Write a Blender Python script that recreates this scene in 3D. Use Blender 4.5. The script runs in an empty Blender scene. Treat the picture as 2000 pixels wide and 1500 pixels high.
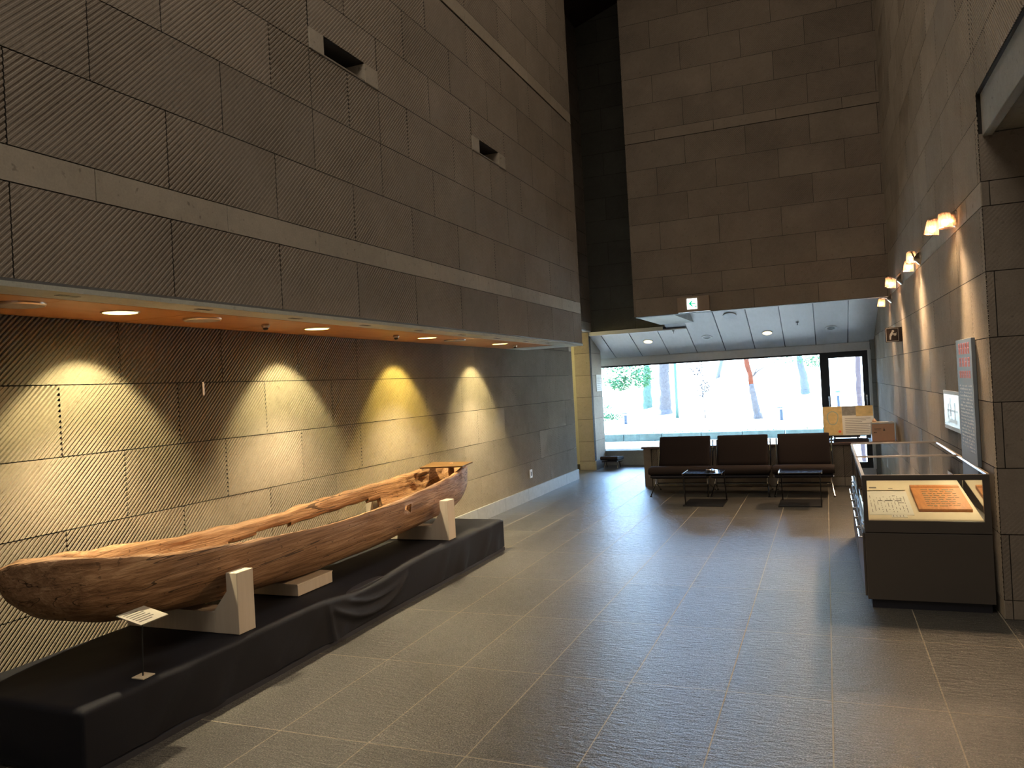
import bpy, bmesh, math, random
from mathutils import Vector, Matrix, noise
import numpy as np

# ------------------------------------------------------------------ camera
SC = bpy.context.scene
COL = SC.collection
cam_d = bpy.data.cameras.new('camera')
cam = bpy.data.objects.new('camera', cam_d)
COL.objects.link(cam)
yaw, pitch, roll, FPX = 0.383457638, 0.00477897824, -0.0538871327, 1520.78545
fw = Vector((-math.sin(yaw) * math.cos(pitch), math.cos(yaw) * math.cos(pitch), math.sin(pitch)))
rt = Vector((math.cos(yaw), math.sin(yaw), 0))
up = rt.cross(fw)
r2 = rt * math.cos(roll) + up * math.sin(roll)
u2 = -rt * math.sin(roll) + up * math.cos(roll)
M = Matrix((r2, u2, -fw)).transposed().to_4x4()
M.translation = (0, 0, 1.6)
cam.matrix_world = M
cam_d.sensor_fit = 'HORIZONTAL'
cam_d.sensor_width = 36
cam_d.lens = FPX * 36 / 2000
cam_d.clip_start = 0.05
cam_d.clip_end = 300
SC.camera = cam

# ------------------------------------------------------------------ view, world, sun
SC.view_settings.view_transform = 'Standard'
SC.view_settings.look = 'None'
SC.view_settings.exposure = 0.0
SC.view_settings.gamma = 1
SC.view_settings.use_curve_mapping = False
SC.cycles.use_denoising = True
SC.cycles.max_bounces = 8
SC.cycles.diffuse_bounces = 4
SC.cycles.glossy_bounces = 4
SC.cycles.transparent_max_bounces = 12
SC.cycles.sample_clamp_indirect = 30
SC.cycles.caustics_reflective = False
SC.cycles.caustics_refractive = False
SC.cycles.use_light_tree = True

world = bpy.data.worlds.new('world')
SC.world = world
world.use_nodes = True
bg = world.node_tree.nodes['Background']
bg.inputs[0].default_value = (0.36, 0.60, 1.0, 1)
bg.inputs[1].default_value = 28.0


def light(name, kind, loc, energy, color, rot=(0, 0, 0), **kw):
    d = bpy.data.lights.new(name, kind)
    d.energy = energy
    d.color = color
    for k, v in kw.items():
        setattr(d, k, v)
    o = bpy.data.objects.new(name, d)
    o.location = loc
    o.rotation_euler = rot
    COL.objects.link(o)
    return o


light('sun', 'SUN', (-20, 40, 60), 74.0, (0.72, 0.84, 1.0), (math.radians(-20), 0, math.radians(20)), angle=0.01)
# portal of the lounge window: sampling aid for the daylight
pl = light('window_daylight', 'AREA', (-2.9, 15.2, 1.08), 1, (1, 1, 1), (math.radians(-90), 0, 0), shape='RECTANGLE', size=7.4, size_y=1.72)
pl.data.cycles.is_portal = True
# hall lighting high under the roof behind the viewpoint
light('hall_light', 'AREA', (-0.9, 0.2, 7.6), 125, (1.0, 0.90, 0.76), (math.radians(14), 0, 0), shape='RECTANGLE', size=2.6, size_y=4.0)
light('hall_light', 'AREA', (-1.0, 6.5, 8.4), 50, (1.0, 0.84, 0.66), (0, 0, 0), shape='RECTANGLE', size=2.6, size_y=6.0)
# added fill behind the viewpoint, then the lamp of the neighbouring gallery on the right
light('rear_fill_light', 'AREA', (0.6, -3.6, 2.2), 22, (1.0, 0.87, 0.74), (math.radians(84), 0, math.radians(10)), shape='RECTANGLE', size=5.0, size_y=2.6)
light('gallery_light', 'SPOT', (1.3, 2.9, 2.95), 80, (1.0, 0.74, 0.48), (0, 0, 0), spot_size=math.radians(80), spot_blend=0.8, shadow_soft_size=0.06)
# corridor light behind the left wall opening
light('corridor_light', 'POINT', (-5.6, 12.9, 2.3), 38, (1.0, 0.84, 0.42), shadow_soft_size=0.1)


# ------------------------------------------------------------------ materials
class NT:
    def __init__(self, name):
        self.m = bpy.data.materials.new(name)
        self.m.use_nodes = True
        self.t = self.m.node_tree
        self.t.nodes.clear()
        self.out = self.n('ShaderNodeOutputMaterial')

    def n(self, kind, **kw):
        o = self.t.nodes.new(kind)
        for k, v in kw.items():
            setattr(o, k, v)
        return o

    def set(self, sock, v):
        if isinstance(v, bpy.types.NodeSocket):
            self.t.links.new(v, sock)
        else:
            if isinstance(v, (tuple, list)) and len(v) == 3 and sock.type == 'RGBA':
                v = (*v, 1)
            sock.default_value = v

    def math(self, op, a, b=0.0, clamp=False):
        o = self.n('ShaderNodeMath', operation=op, use_clamp=clamp)
        self.set(o.inputs[0], a)
        self.set(o.inputs[1], b)
        return o.outputs[0]

    def coord(self, scale=(1, 1, 1), kind='Object'):
        c = self.n('ShaderNodeTexCoord')
        mp = self.n('ShaderNodeMapping')
        self.t.links.new(c.outputs[kind], mp.inputs[0])
        mp.inputs['Scale'].default_value = scale
        return mp.outputs[0]

    def noise(self, vec, scale, detail=4, rough=0.55, dist=0.0):
        o = self.n('ShaderNodeTexNoise')
        self.set(o.inputs['Vector'], vec)
        o.inputs['Scale'].default_value = scale
        o.inputs['Detail'].default_value = detail
        o.inputs['Roughness'].default_value = rough
        o.inputs['Distortion'].default_value = dist
        return o.outputs[0]

    def ramp(self, f, stops):
        o = self.n('ShaderNodeValToRGB')
        self.set(o.inputs[0], f)
        e = o.color_ramp.elements
        while len(e) < len(stops):
            e.new(0.5)
        for i, (p, c) in enumerate(stops):
            e[i].position = p
            e[i].color = (*c, 1) if len(c) == 3 else c
        return o.outputs[0]

    def mix(self, f, a, b, blend='MIX'):
        o = self.n('ShaderNodeMix', data_type='RGBA', blend_type=blend)
        self.set(o.inputs[0], f)
        self.set(o.inputs[6], a)
        self.set(o.inputs[7], b)
        return o.outputs[2]

    def bump(self, h, strength=0.5, dist=0.01, nrm=None):
        o = self.n('ShaderNodeBump')
        o.inputs['Strength'].default_value = strength
        o.inputs['Distance'].default_value = dist
        self.set(o.inputs['Height'], h)
        if nrm:
            self.set(o.inputs['Normal'], nrm)
        return o.outputs[0]

    def bsdf(self, color, rough=0.6, metal=0.0, spec=0.5, normal=None, **kw):
        o = self.n('ShaderNodeBsdfPrincipled')
        self.set(o.inputs['Base Color'], color)
        self.set(o.inputs['Roughness'], rough)
        self.set(o.inputs['Metallic'], metal)
        self.set(o.inputs['Specular IOR Level'], spec)
        if normal:
            self.set(o.inputs['Normal'], normal)
        for k, v in kw.items():
            self.set(o.inputs[k.replace('_', ' ')], v)
        self.t.links.new(o.outputs[0], self.out.inputs[0])
        return o


def plain(name, color, rough=0.6, metal=0.0, spec=0.5, var=0.12, scale=30, bump=0.0):
    t = NT(name)
    c = t.coord()
    nz = t.noise(c, scale, 3)
    f = t.math('MULTIPLY_ADD', nz, 2 * var)
    t.t.nodes[-1].inputs[2].default_value = 1 - var
    col = t.mix(1.0, color, t.n('ShaderNodeCombineColor').outputs[0], 'MULTIPLY')
    cc = [n for n in t.t.nodes if n.bl_idname == 'ShaderNodeCombineColor'][-1]
    for i in range(3):
        t.set(cc.inputs[i], f)
    nrm = t.bump(nz, bump, 0.004) if bump else None
    t.bsdf(col, rough, metal, spec, nrm)
    return t.m


def emit(name, color, strength):
    t = NT(name)
    e = t.n('ShaderNodeEmission')
    t.set(e.inputs[0], color)
    e.inputs[1].default_value = strength
    t.t.links.new(e.outputs[0], t.out.inputs[0])
    return t.m


def stone_mat(name, color, blotch=0.35, pits=0.4, bump=0.35):
    t = NT(name)
    c = t.coord()
    a = t.n('ShaderNodeAttribute', attribute_name='tone')
    n1 = t.noise(c, 2.2, 5, 0.6)
    n2 = t.noise(c, 90, 4, 0.7)
    n3 = t.noise(c, 17, 3, 0.6)
    f = t.math('MULTIPLY', t.math('SUBTRACT', n1, 0.5), blotch * 1.4)
    f = t.math('ADD', f, t.math('MULTIPLY', t.math('SUBTRACT', n2, 0.5), 0.45))
    f = t.math('ADD', f, t.math('MULTIPLY', t.math('SUBTRACT', n3, 0.5), 0.25))
    f = t.math('ADD', f, t.math('ADD', a.outputs['Fac'], 1.0))
    v = t.n('ShaderNodeVectorMath', operation='SCALE')
    v.inputs[0].default_value = color
    t.set(v.inputs['Scale'], f)
    pit = t.ramp(t.noise(c, 26, 2, 0.5), [(0.26, (0.45, 0.45, 0.45)), (0.33, (1, 1, 1))])
    col = t.mix(pits, v.outputs[0], t.mix(1.0, v.outputs[0], pit, 'MULTIPLY'))
    nrm = t.bump(n2, bump, 0.003)
    t.bsdf(col, 0.88, 0, 0.25, nrm)
    return t.m


ST = stone_mat('carved_stone', (0.335, 0.285, 0.225))
ST_UP = stone_mat('carved_stone_upper', (0.30, 0.25, 0.20))
ST_PLAIN = stone_mat('smooth_stone', (0.44, 0.38, 0.30), 0.3, 0.7)
ST_GREY = stone_mat('grey_stone', (0.36, 0.36, 0.33), 0.3, 0.5)
ST_SHADED = stone_mat('shaded_recess_stone', (0.13, 0.125, 0.105), 0.3, 0.5)  # darkened copy of the wall stone, carries the shade of the recess
JOINT = plain('joint_shadow_mortar', (0.035, 0.03, 0.025), 0.95)


def floor_mat():
    t = NT('flamed_granite_tiles')
    c = t.n('ShaderNodeTexCoord')
    s = t.n('ShaderNodeSeparateXYZ')
    t.t.links.new(c.outputs['Object'], s.inputs[0])
    x = t.math('DIVIDE', t.math('ADD', s.outputs[0], 2.541 + 50 * 0.49753), 0.49753)
    y = t.math('DIVIDE', t.math('ADD', s.outputs[1], -3.056 + 50 * 0.99946), 0.99946)
    fx = t.math('FRACT', x)
    fy = t.math('FRACT', y)
    dx = t.math('MULTIPLY', t.math('MINIMUM', fx, t.math('SUBTRACT', 1.0, fx)), 0.49753)
    dy = t.math('MULTIPLY', t.math('MINIMUM', fy, t.math('SUBTRACT', 1.0, fy)), 0.99946)
    d = t.math('MINIMUM', dx, dy)
    g = t.math("LESS_THAN", d, 0.0031)
    cell = t.n('ShaderNodeCombineXYZ')
    t.set(cell.inputs[0], t.math('FLOOR', x))
    t.set(cell.inputs[1], t.math('FLOOR', y))
    wn = t.n('ShaderNodeTexWhiteNoise', noise_dimensions='2D')
    t.t.links.new(cell.outputs[0], wn.inputs['Vector'])
    co = t.coord()
    grain = t.noise(co, 120, 3, 0.8)
    mid = t.noise(co, 5, 4, 0.6)
    base = t.ramp(grain, [(0.36, (0.028, 0.027, 0.026)), (0.50, (0.10, 0.095, 0.086)), (0.63, (0.36, 0.34, 0.30))])
    k = t.math('ADD', t.math('MULTIPLY', wn.outputs[0], 0.2), t.math('ADD', t.math('MULTIPLY', mid, 0.34), 0.47))
    v = t.n('ShaderNodeVectorMath', operation='SCALE')
    t.set(v.inputs[0], base)
    t.set(v.inputs['Scale'], k)
    col = t.mix(g, v.outputs[0], (0.40, 0.355, 0.28))
    rip = t.noise(t.coord((13, 42, 1)), 1.0, 4, 0.62, 0.6)
    fine = t.noise(co, 120, 2, 0.6)
    h = t.math('ADD', t.math('MULTIPLY', rip, 0.75), t.math('MULTIPLY', fine, 0.20))
    h = t.math('SUBTRACT', h, t.math('MULTIPLY', g, 0.35))
    nrm = t.bump(h, 1.0, 0.014)
    ro = t.math('ADD', t.math('MULTIPLY', fine, 0.12), t.math('MULTIPLY', g, 0.5))
    ro = t.math('ADD', ro, 0.27)
    t.bsdf(col, ro, 0, t.math('MULTIPLY', t.math("SUBTRACT", 1.0, g), 0.45), nrm)
    return t.m


def wood_mat(name, dark, mid, light_, scale=1.0, axis=1, rough=0.6, cracks=True, bump=0.5):
    t = NT(name)
    sc = [9.0, 9.0, 9.0]
    sc[axis] = 0.9
    c = t.coord(tuple(v * scale for v in sc))
    n = t.noise(c, 1.5, 6, 0.62, 1.1)
    sc2 = [60.0, 60.0, 60.0]
    sc2[axis] = 2.4
    c2 = t.coord(tuple(v * scale for v in sc2))
    n2 = t.noise(c2, 1.0, 4, 0.6, 0.5)
    f = t.math('ADD', t.math('MULTIPLY', n, 0.5), t.math('MULTIPLY', n2, 0.5))
    col = t.ramp(f, [(0.30, dark), (0.50, mid), (0.68, light_)])
    h = f
    if cracks:
        sc3 = [3.6, 3.6, 5.6]
        sc3[axis] = 0.16
        n3 = t.noise(t.coord(tuple(sc3)), 1.6, 3, 0.5, 0.4)
        cr = t.math('ABSOLUTE', t.math('SUBTRACT', n3, 0.5))
        cr = t.math('LESS_THAN', cr, 0.0048)
        pit = t.math('LESS_THAN', t.noise(t.coord((40, 26, 40)), 1.0, 2, 0.5), 0.31)
        cr = t.math('MAXIMUM', cr, t.math('MULTIPLY', pit, 0.6))
        col = t.mix(t.math('MULTIPLY', cr, 0.8), col, (0.02, 0.01, 0.006))
        h = t.math('SUBTRACT', f, t.math('MULTIPLY', cr, 0.8))
    nrm = t.bump(h, bump, 0.012)
    t.bsdf(col, rough, 0, 0.35, nrm)
    return t.m


def glass_mat(name, tint=(0.97, 0.985, 0.98), refl=1.0, rough=0.0):
    t = NT(name)
    tr = t.n('ShaderNodeBsdfTransparent')
    tr.inputs[0].default_value = (*tint, 1)
    gl = t.n('ShaderNodeBsdfGlossy')
    gl.inputs['Roughness'].default_value = rough
    fr = t.n('ShaderNodeFresnel')
    fr.inputs[0].default_value = 1.5
    mx = t.n('ShaderNodeMixShader')
    t.set(mx.inputs[0], t.math('MULTIPLY', fr.outputs[0], refl, True))
    t.t.links.new(tr.outputs[0], mx.inputs[1])
    t.t.links.new(gl.outputs[0], mx.inputs[2])
    t.t.links.new(mx.outputs[0], t.out.inputs[0])
    return t.m


def cup_mat():
    t = NT('ribbed_glass')
    tr = t.n('ShaderNodeBsdfTransparent')
    tr.inputs[0].default_value = (1.0, 0.90, 0.80, 1)
    tl = t.n('ShaderNodeBsdfTranslucent')
    tl.inputs[0].default_value = (0.92, 0.62, 0.45, 1)
    gl = t.n('ShaderNodeBsdfGlossy')
    gl.inputs['Roughness'].default_value = 0.15
    m1 = t.n('ShaderNodeMixShader')
    m1.inputs[0].default_value = 0.42
    t.t.links.new(tr.outputs[0], m1.inputs[1])
    t.t.links.new(tl.outputs[0], m1.inputs[2])
    m2 = t.n('ShaderNodeMixShader')
    m2.inputs[0].default_value = 0.12
    t.t.links.new(m1.outputs[0], m2.inputs[1])
    t.t.links.new(gl.outputs[0], m2.inputs[2])
    t.t.links.new(m2.outputs[0], t.out.inputs[0])
    return t.m


FLOOR = floor_mat()
CANOE = wood_mat('weathered_log', (0.105, 0.052, 0.025), (0.33, 0.182, 0.092), (0.55, 0.35, 0.20), bump=0.9, rough=0.62)
SOFFIT = wood_mat('cedar_soffit', (0.50, 0.205, 0.055), (0.60, 0.26, 0.075), (0.66, 0.31, 0.10), 0.5, 1, 0.45, False, 0.05)
CEILW = wood_mat('pale_ceiling_board', (0.66, 0.64, 0.62), (0.72, 0.70, 0.69), (0.76, 0.74, 0.73), 0.35, 1, 0.5, False, 0.05)
ROOFW = wood_mat('dark_roof_board', (0.05, 0.025, 0.018), (0.075, 0.04, 0.03), (0.1, 0.06, 0.04), 0.5, 0, 0.6, False, 0.1)
BLOCKW = wood_mat('carved_printing_wood', (0.42, 0.15, 0.045), (0.60, 0.24, 0.07), (0.72, 0.32, 0.10), 1.6, 1, 0.5, False, 0.15)
BOARDW = wood_mat('old_board', (0.08, 0.04, 0.012), (0.13, 0.068, 0.02), (0.17, 0.09, 0.03), 1.5, 0, 0.6, False, 0.2)
PLY = wood_mat('pale_support_wood', (0.62, 0.53, 0.42), (0.68, 0.59, 0.47), (0.73, 0.64, 0.52), 0.8, 2, 0.7, False, 0.06)
BLACKCLOTH = plain('black_cloth', (0.011, 0.0115, 0.017), 0.72, 0, 0.28, 0.1, 200, 0.12)
SKIRT = plain('dark_grey_board', (0.035, 0.037, 0.05), 0.6)
DARKMET = plain('dark_window_metal', (0.018, 0.02, 0.022), 0.45, 0.0, 0.5)
CASEM = plain('case_brown_laminate', (0.105, 0.088, 0.074), 0.42, 0, 0.5, 0.05, 12)
CASEK = plain('case_plinth', (0.022, 0.022, 0.032), 0.5)
CHROME = plain('chrome', (0.75, 0.75, 0.75), 0.12, 1.0, 0.5, 0.03)
BRASS = plain('satin_metal', (0.65, 0.55, 0.45), 0.3, 1.0, 0.5, 0.03)
FABRIC = plain('brown_upholstery', (0.030, 0.022, 0.021), 0.9, 0, 0.2, 0.2, 300, 0.3)
SLING = plain('dark_sling', (0.022, 0.02, 0.03), 0.8)
BLACKG = plain('black_gloss', (0.006, 0.006, 0.008), 0.12)
BLACKM = plain('black_powder_coat', (0.01, 0.01, 0.012), 0.45)
WHITE = plain('white_paint', (0.78, 0.78, 0.76), 0.5, 0, 0.5, 0.04)
CREAM = plain('cream_plaster', (0.62, 0.58, 0.42), 0.85, 0, 0.3, 0.05)
GREYTRIM = plain('grey_trim_stone', (0.42, 0.43, 0.42), 0.5, 0, 0.5, 0.2, 14)
PAPER = plain('cream_paper', (0.80, 0.70, 0.52), 0.8, 0, 0.3, 0.05, 40)
PAPERW = plain('white_paper', (0.80, 0.78, 0.72), 0.7, 0, 0.3, 0.03)
INK = plain('ink', (0.10, 0.09, 0.08), 0.8)
GREYINK = plain('grey_ink', (0.32, 0.30, 0.28), 0.8)
REDINK = plain('red_lettering', (0.85, 0.13, 0.05), 0.6)
PANEL = plain('blue_grey_panel', (0.30, 0.345, 0.39), 0.7, 0, 0.2, 0.05)
LETTER = plain('pale_lettering', (0.66, 0.62, 0.56), 0.5)
PINK = plain('salmon_card', (0.80, 0.52, 0.36), 0.7, 0, 0.3, 0.04)
GOLD = plain('ochre_print', (0.68, 0.50, 0.22), 0.6, 0, 0.4, 0.3, 18)
TEALINK = plain('teal_print', (0.30, 0.42, 0.38), 0.6)
SIGNBR = plain('brown_sign', (0.045, 0.028, 0.022), 0.4)
GREEN = emit('sign_green', (0.0, 0.62, 0.30), 1.1)
SIGNW = emit('sign_white', (0.86, 1.0, 0.95), 3.2)
LAMPY = emit('lamp_lens_yellow', (1.0, 0.80, 0.22), 6.0)
LAMPW = emit('lamp_lens_warm', (1.0, 0.74, 0.36), 4.0)
BULB = emit('bulb', (1.0, 0.68, 0.42), 42.0)
GLASS = glass_mat('window_glass')
CASEGLASS = glass_mat('case_glass', (0.96, 0.985, 0.97), 2.6)
CUP = cup_mat()
MIRROR = plain('case_back_gloss', (0.30, 0.25, 0.2), 0.06, 0.85, 0.5, 0.02)


# ------------------------------------------------------------------ mesh helpers
class MB:
    def __init__(self):
        self.v, self.f, self.mi = [], [], []
        self.smooth = False

    def face(self, pts, mi=0):
        b = len(self.v)
        self.v += [tuple(p) for p in pts]
        self.f.append(tuple(range(b, b + len(pts))))
        self.mi.append(mi)

    def box(self, x0, x1, y0, y1, z0, z1, mi=0):
        b = len(self.v)
        self.v += [(x, y, z) for z in (z0, z1) for y in (y0, y1) for x in (x0, x1)]
        for q in ((0, 2, 3, 1), (4, 5, 7, 6), (0, 1, 5, 4), (2, 6, 7, 3), (0, 4, 6, 2), (1, 3, 7, 5)):
            self.f.append(tuple(b + i for i in q))
            self.mi.append(mi)
        return self

    def prism(self, poly, d0, d1, axis, mi=0):
        """poly of 2-D points in the plane of the two other axes, extruded along axis"""
        def P(a, b_, d):
            return {0: (d, a, b_), 1: (a, d, b_), 2: (a, b_, d)}[axis]
        n = len(poly)
        b = len(self.v)
        self.v += [P(a, c, d0) for a, c in poly] + [P(a, c, d1) for a, c in poly]
        self.f.append(tuple(range(b, b + n)))
        self.f.append(tuple(range(b + 2 * n - 1, b + n - 1, -1)))
        self.mi += [mi, mi]
        for i in range(n):
            j = (i + 1) % n
            self.f.append((b + i, b + n + i, b + n + j, b + j))
            self.mi.append(mi)
        return self

    def tube(self, path, rad, seg=10, mi=0, cap=True):
        rads = rad if isinstance(rad, (list, tuple)) else [rad] * len(path)
        path = [Vector(p) for p in path]
        b = len(self.v)
        n = None
        for i, p in enumerate(path):
            t = (path[min(i + 1, len(path) - 1)] - path[max(i - 1, 0)]).normalized()
            if n is None:
                n = t.orthogonal().normalized()
            n = (n - t * n.dot(t)).normalized()
            bi = t.cross(n)
            for k in range(seg):
                a = 2 * math.pi * k / seg
                self.v.append(tuple(p + (n * math.cos(a) + bi * math.sin(a)) * rads[i]))
        for i in range(len(path) - 1):
            for k in range(seg):
                k2 = (k + 1) % seg
                self.f.append((b + i * seg + k, b + i * seg + k2, b + (i + 1) * seg + k2, b + (i + 1) * seg + k))
                self.mi.append(mi)
        if cap:
            self.f.append(tuple(b + k for k in reversed(range(seg))))
            self.f.append(tuple(b + (len(path) - 1) * seg + k for k in range(seg)))
            self.mi += [mi, mi]
        return self

    def lathe(self, prof, c, seg=24, axis=2, mi=0, cap=True):
        """prof list of (radius, height) about the given axis through c"""
        b = len(self.v)
        for r, h in prof:
            for k in range(seg):
                a = 2 * math.pi * k / seg
                ca, sa = r * math.cos(a), r * math.sin(a)
                if axis == 2:
                    self.v.append((c[0] + ca, c[1] + sa, c[2] + h))
                elif axis == 0:
                    self.v.append((c[0] + h, c[1] + ca, c[2] + sa))
                else:
                    self.v.append((c[0] + sa, c[1] + h, c[2] + ca))
        for i in range(len(prof) - 1):
            for k in range(seg):
                k2 = (k + 1) % seg
                self.f.append((b + i * seg + k, b + i * seg + k2, b + (i + 1) * seg + k2, b + (i + 1) * seg + k))
                self.mi.append(mi)
        if cap and prof[0][0] > 1e-6:
            self.f.append(tuple(b + k for k in reversed(range(seg))))
            self.mi.append(mi)
        if cap and prof[-1][0] > 1e-6:
            self.f.append(tuple(b + (len(prof) - 1) * seg + k for k in range(seg)))
            self.mi.append(mi)
        return self

    def xf(self, M_):
        self.v = [tuple(M_ @ Vector(p)) for p in self.v]
        return self

    def build(self, name, mats, parent=None, bevel=0.0, smooth=False, tone=None, origin=None):
        me = bpy.data.meshes.new(name)
        v = self.v
        if parent is not None:
            l = parent_world(parent)
            v = [(p[0] - l[0], p[1] - l[1], p[2] - l[2]) for p in v]
        elif origin is not None:
            v = [(p[0] - origin[0], p[1] - origin[1], p[2] - origin[2]) for p in v]
        me.from_pydata(v, [], self.f)
        if not isinstance(mats, (list, tuple)):
            mats = [mats]
        for m in mats:
            me.materials.append(m)
        me.polygons.foreach_set('material_index', self.mi)
        if smooth:
            me.polygons.foreach_set('use_smooth', [True] * len(self.f))
        if tone is not None:
            at = me.attributes.new('tone', 'FLOAT', 'FACE')
            at.data.foreach_set('value', tone)
        me.update()
        o = bpy.data.objects.new(name, me)
        COL.objects.link(o)
        if parent is not None:
            o.parent = parent
        elif origin is not None:
            o.location = origin
        if smooth == 'auto':
            pass
        if bevel:
            b = o.modifiers.new('bevel', 'BEVEL')
            b.width = bevel
            b.segments = 2
            b.limit_method = 'ANGLE'
        return o


def parent_world(o):
    l = Vector((0, 0, 0))
    while o is not None:
        l += o.location
        o = o.parent
    return l


def thing(name, label, cat, loc=(0, 0, 0), group=None):
    o = bpy.data.objects.new(name, None)
    o.empty_display_size = 0.1
    COL.objects.link(o)
    o.location = loc
    o['label'] = label
    o['category'] = cat
    if group:
        o['group'] = group
    return o


def tag(o, label, cat, group=None, kind=None):
    o['label'] = label
    o['category'] = cat
    if group:
        o['group'] = group
    if kind:
        o['kind'] = kind
    return o


def struct(o, label=None):
    o['kind'] = 'structure'
    if label:
        o['label'] = label
    return o


def copy_tree(root, loc, label, group=None):
    r = root.copy()
    COL.objects.link(r)
    r.location = loc
    r['label'] = label
    if group:
        r['group'] = group
    for ch in list(root.children):
        c = ch.copy()
        COL.objects.link(c)
        c.parent = r
        for g in list(ch.children):
            d = g.copy()
            COL.objects.link(d)
            d.parent = c
    return r


# ------------------------------------------------------------------ carved stone walls
PITCH = 0.0305
BL = 0.8625
PROF = ((0.0, 0.44, 0.0, 0.0), (0.44, 0.53, 0.0, -1.0), (0.53, 0.90, -1.0, -1.0), (0.90, 1.0, -1.0, 0.0))
RND = random.Random(7)


def prof_h(x):
    x = x % 1.0
    for a, b, h0, h1 in PROF:
        if x <= b:
            return h0 + (h1 - h0) * (x - a) / (b - a)
    return 0.0


def clip(poly, a, b, c, d):
    for ax, lim, sg in ((0, a, 1), (0, b, -1), (1, c, 1), (1, d, -1)):
        out = []
        n = len(poly)
        for i in range(n):
            p, q = poly[i], poly[(i + 1) % n]
            ip, iq = (p[ax] - lim) * sg >= -1e-9, (q[ax] - lim) * sg >= -1e-9
            if ip:
                out.append(p)
            if ip != iq:
                t = (lim - p[ax]) / (q[ax] - p[ax])
                out.append((p[0] + (q[0] - p[0]) * t, p[1] + (q[1] - p[1]) * t, p[2] + (q[2] - p[2]) * t))
        poly = out
        if len(poly) < 3:
            return []
    return poly


def rects_minus(r, holes):
    rs = [r]
    for (ha, hb, hc, hd) in holes:
        nx = []
        for (a, b, c, d) in rs:
            if hb <= a or ha >= b or hd <= c or hc >= d:
                nx.append((a, b, c, d))
                continue
            if ha > a:
                nx.append((a, ha, c, d))
            if hb < b:
                nx.append((hb, b, c, d))
            a2, b2 = max(a, ha), min(b, hb)
            if hc > c:
                nx.append((a2, b2, c, hc))
            if hd < d:
                nx.append((a2, b2, hd, d))
        rs = nx
    return [q for q in rs if q[1] - q[0] > 0.01 and q[3] - q[2] > 0.01]


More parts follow.
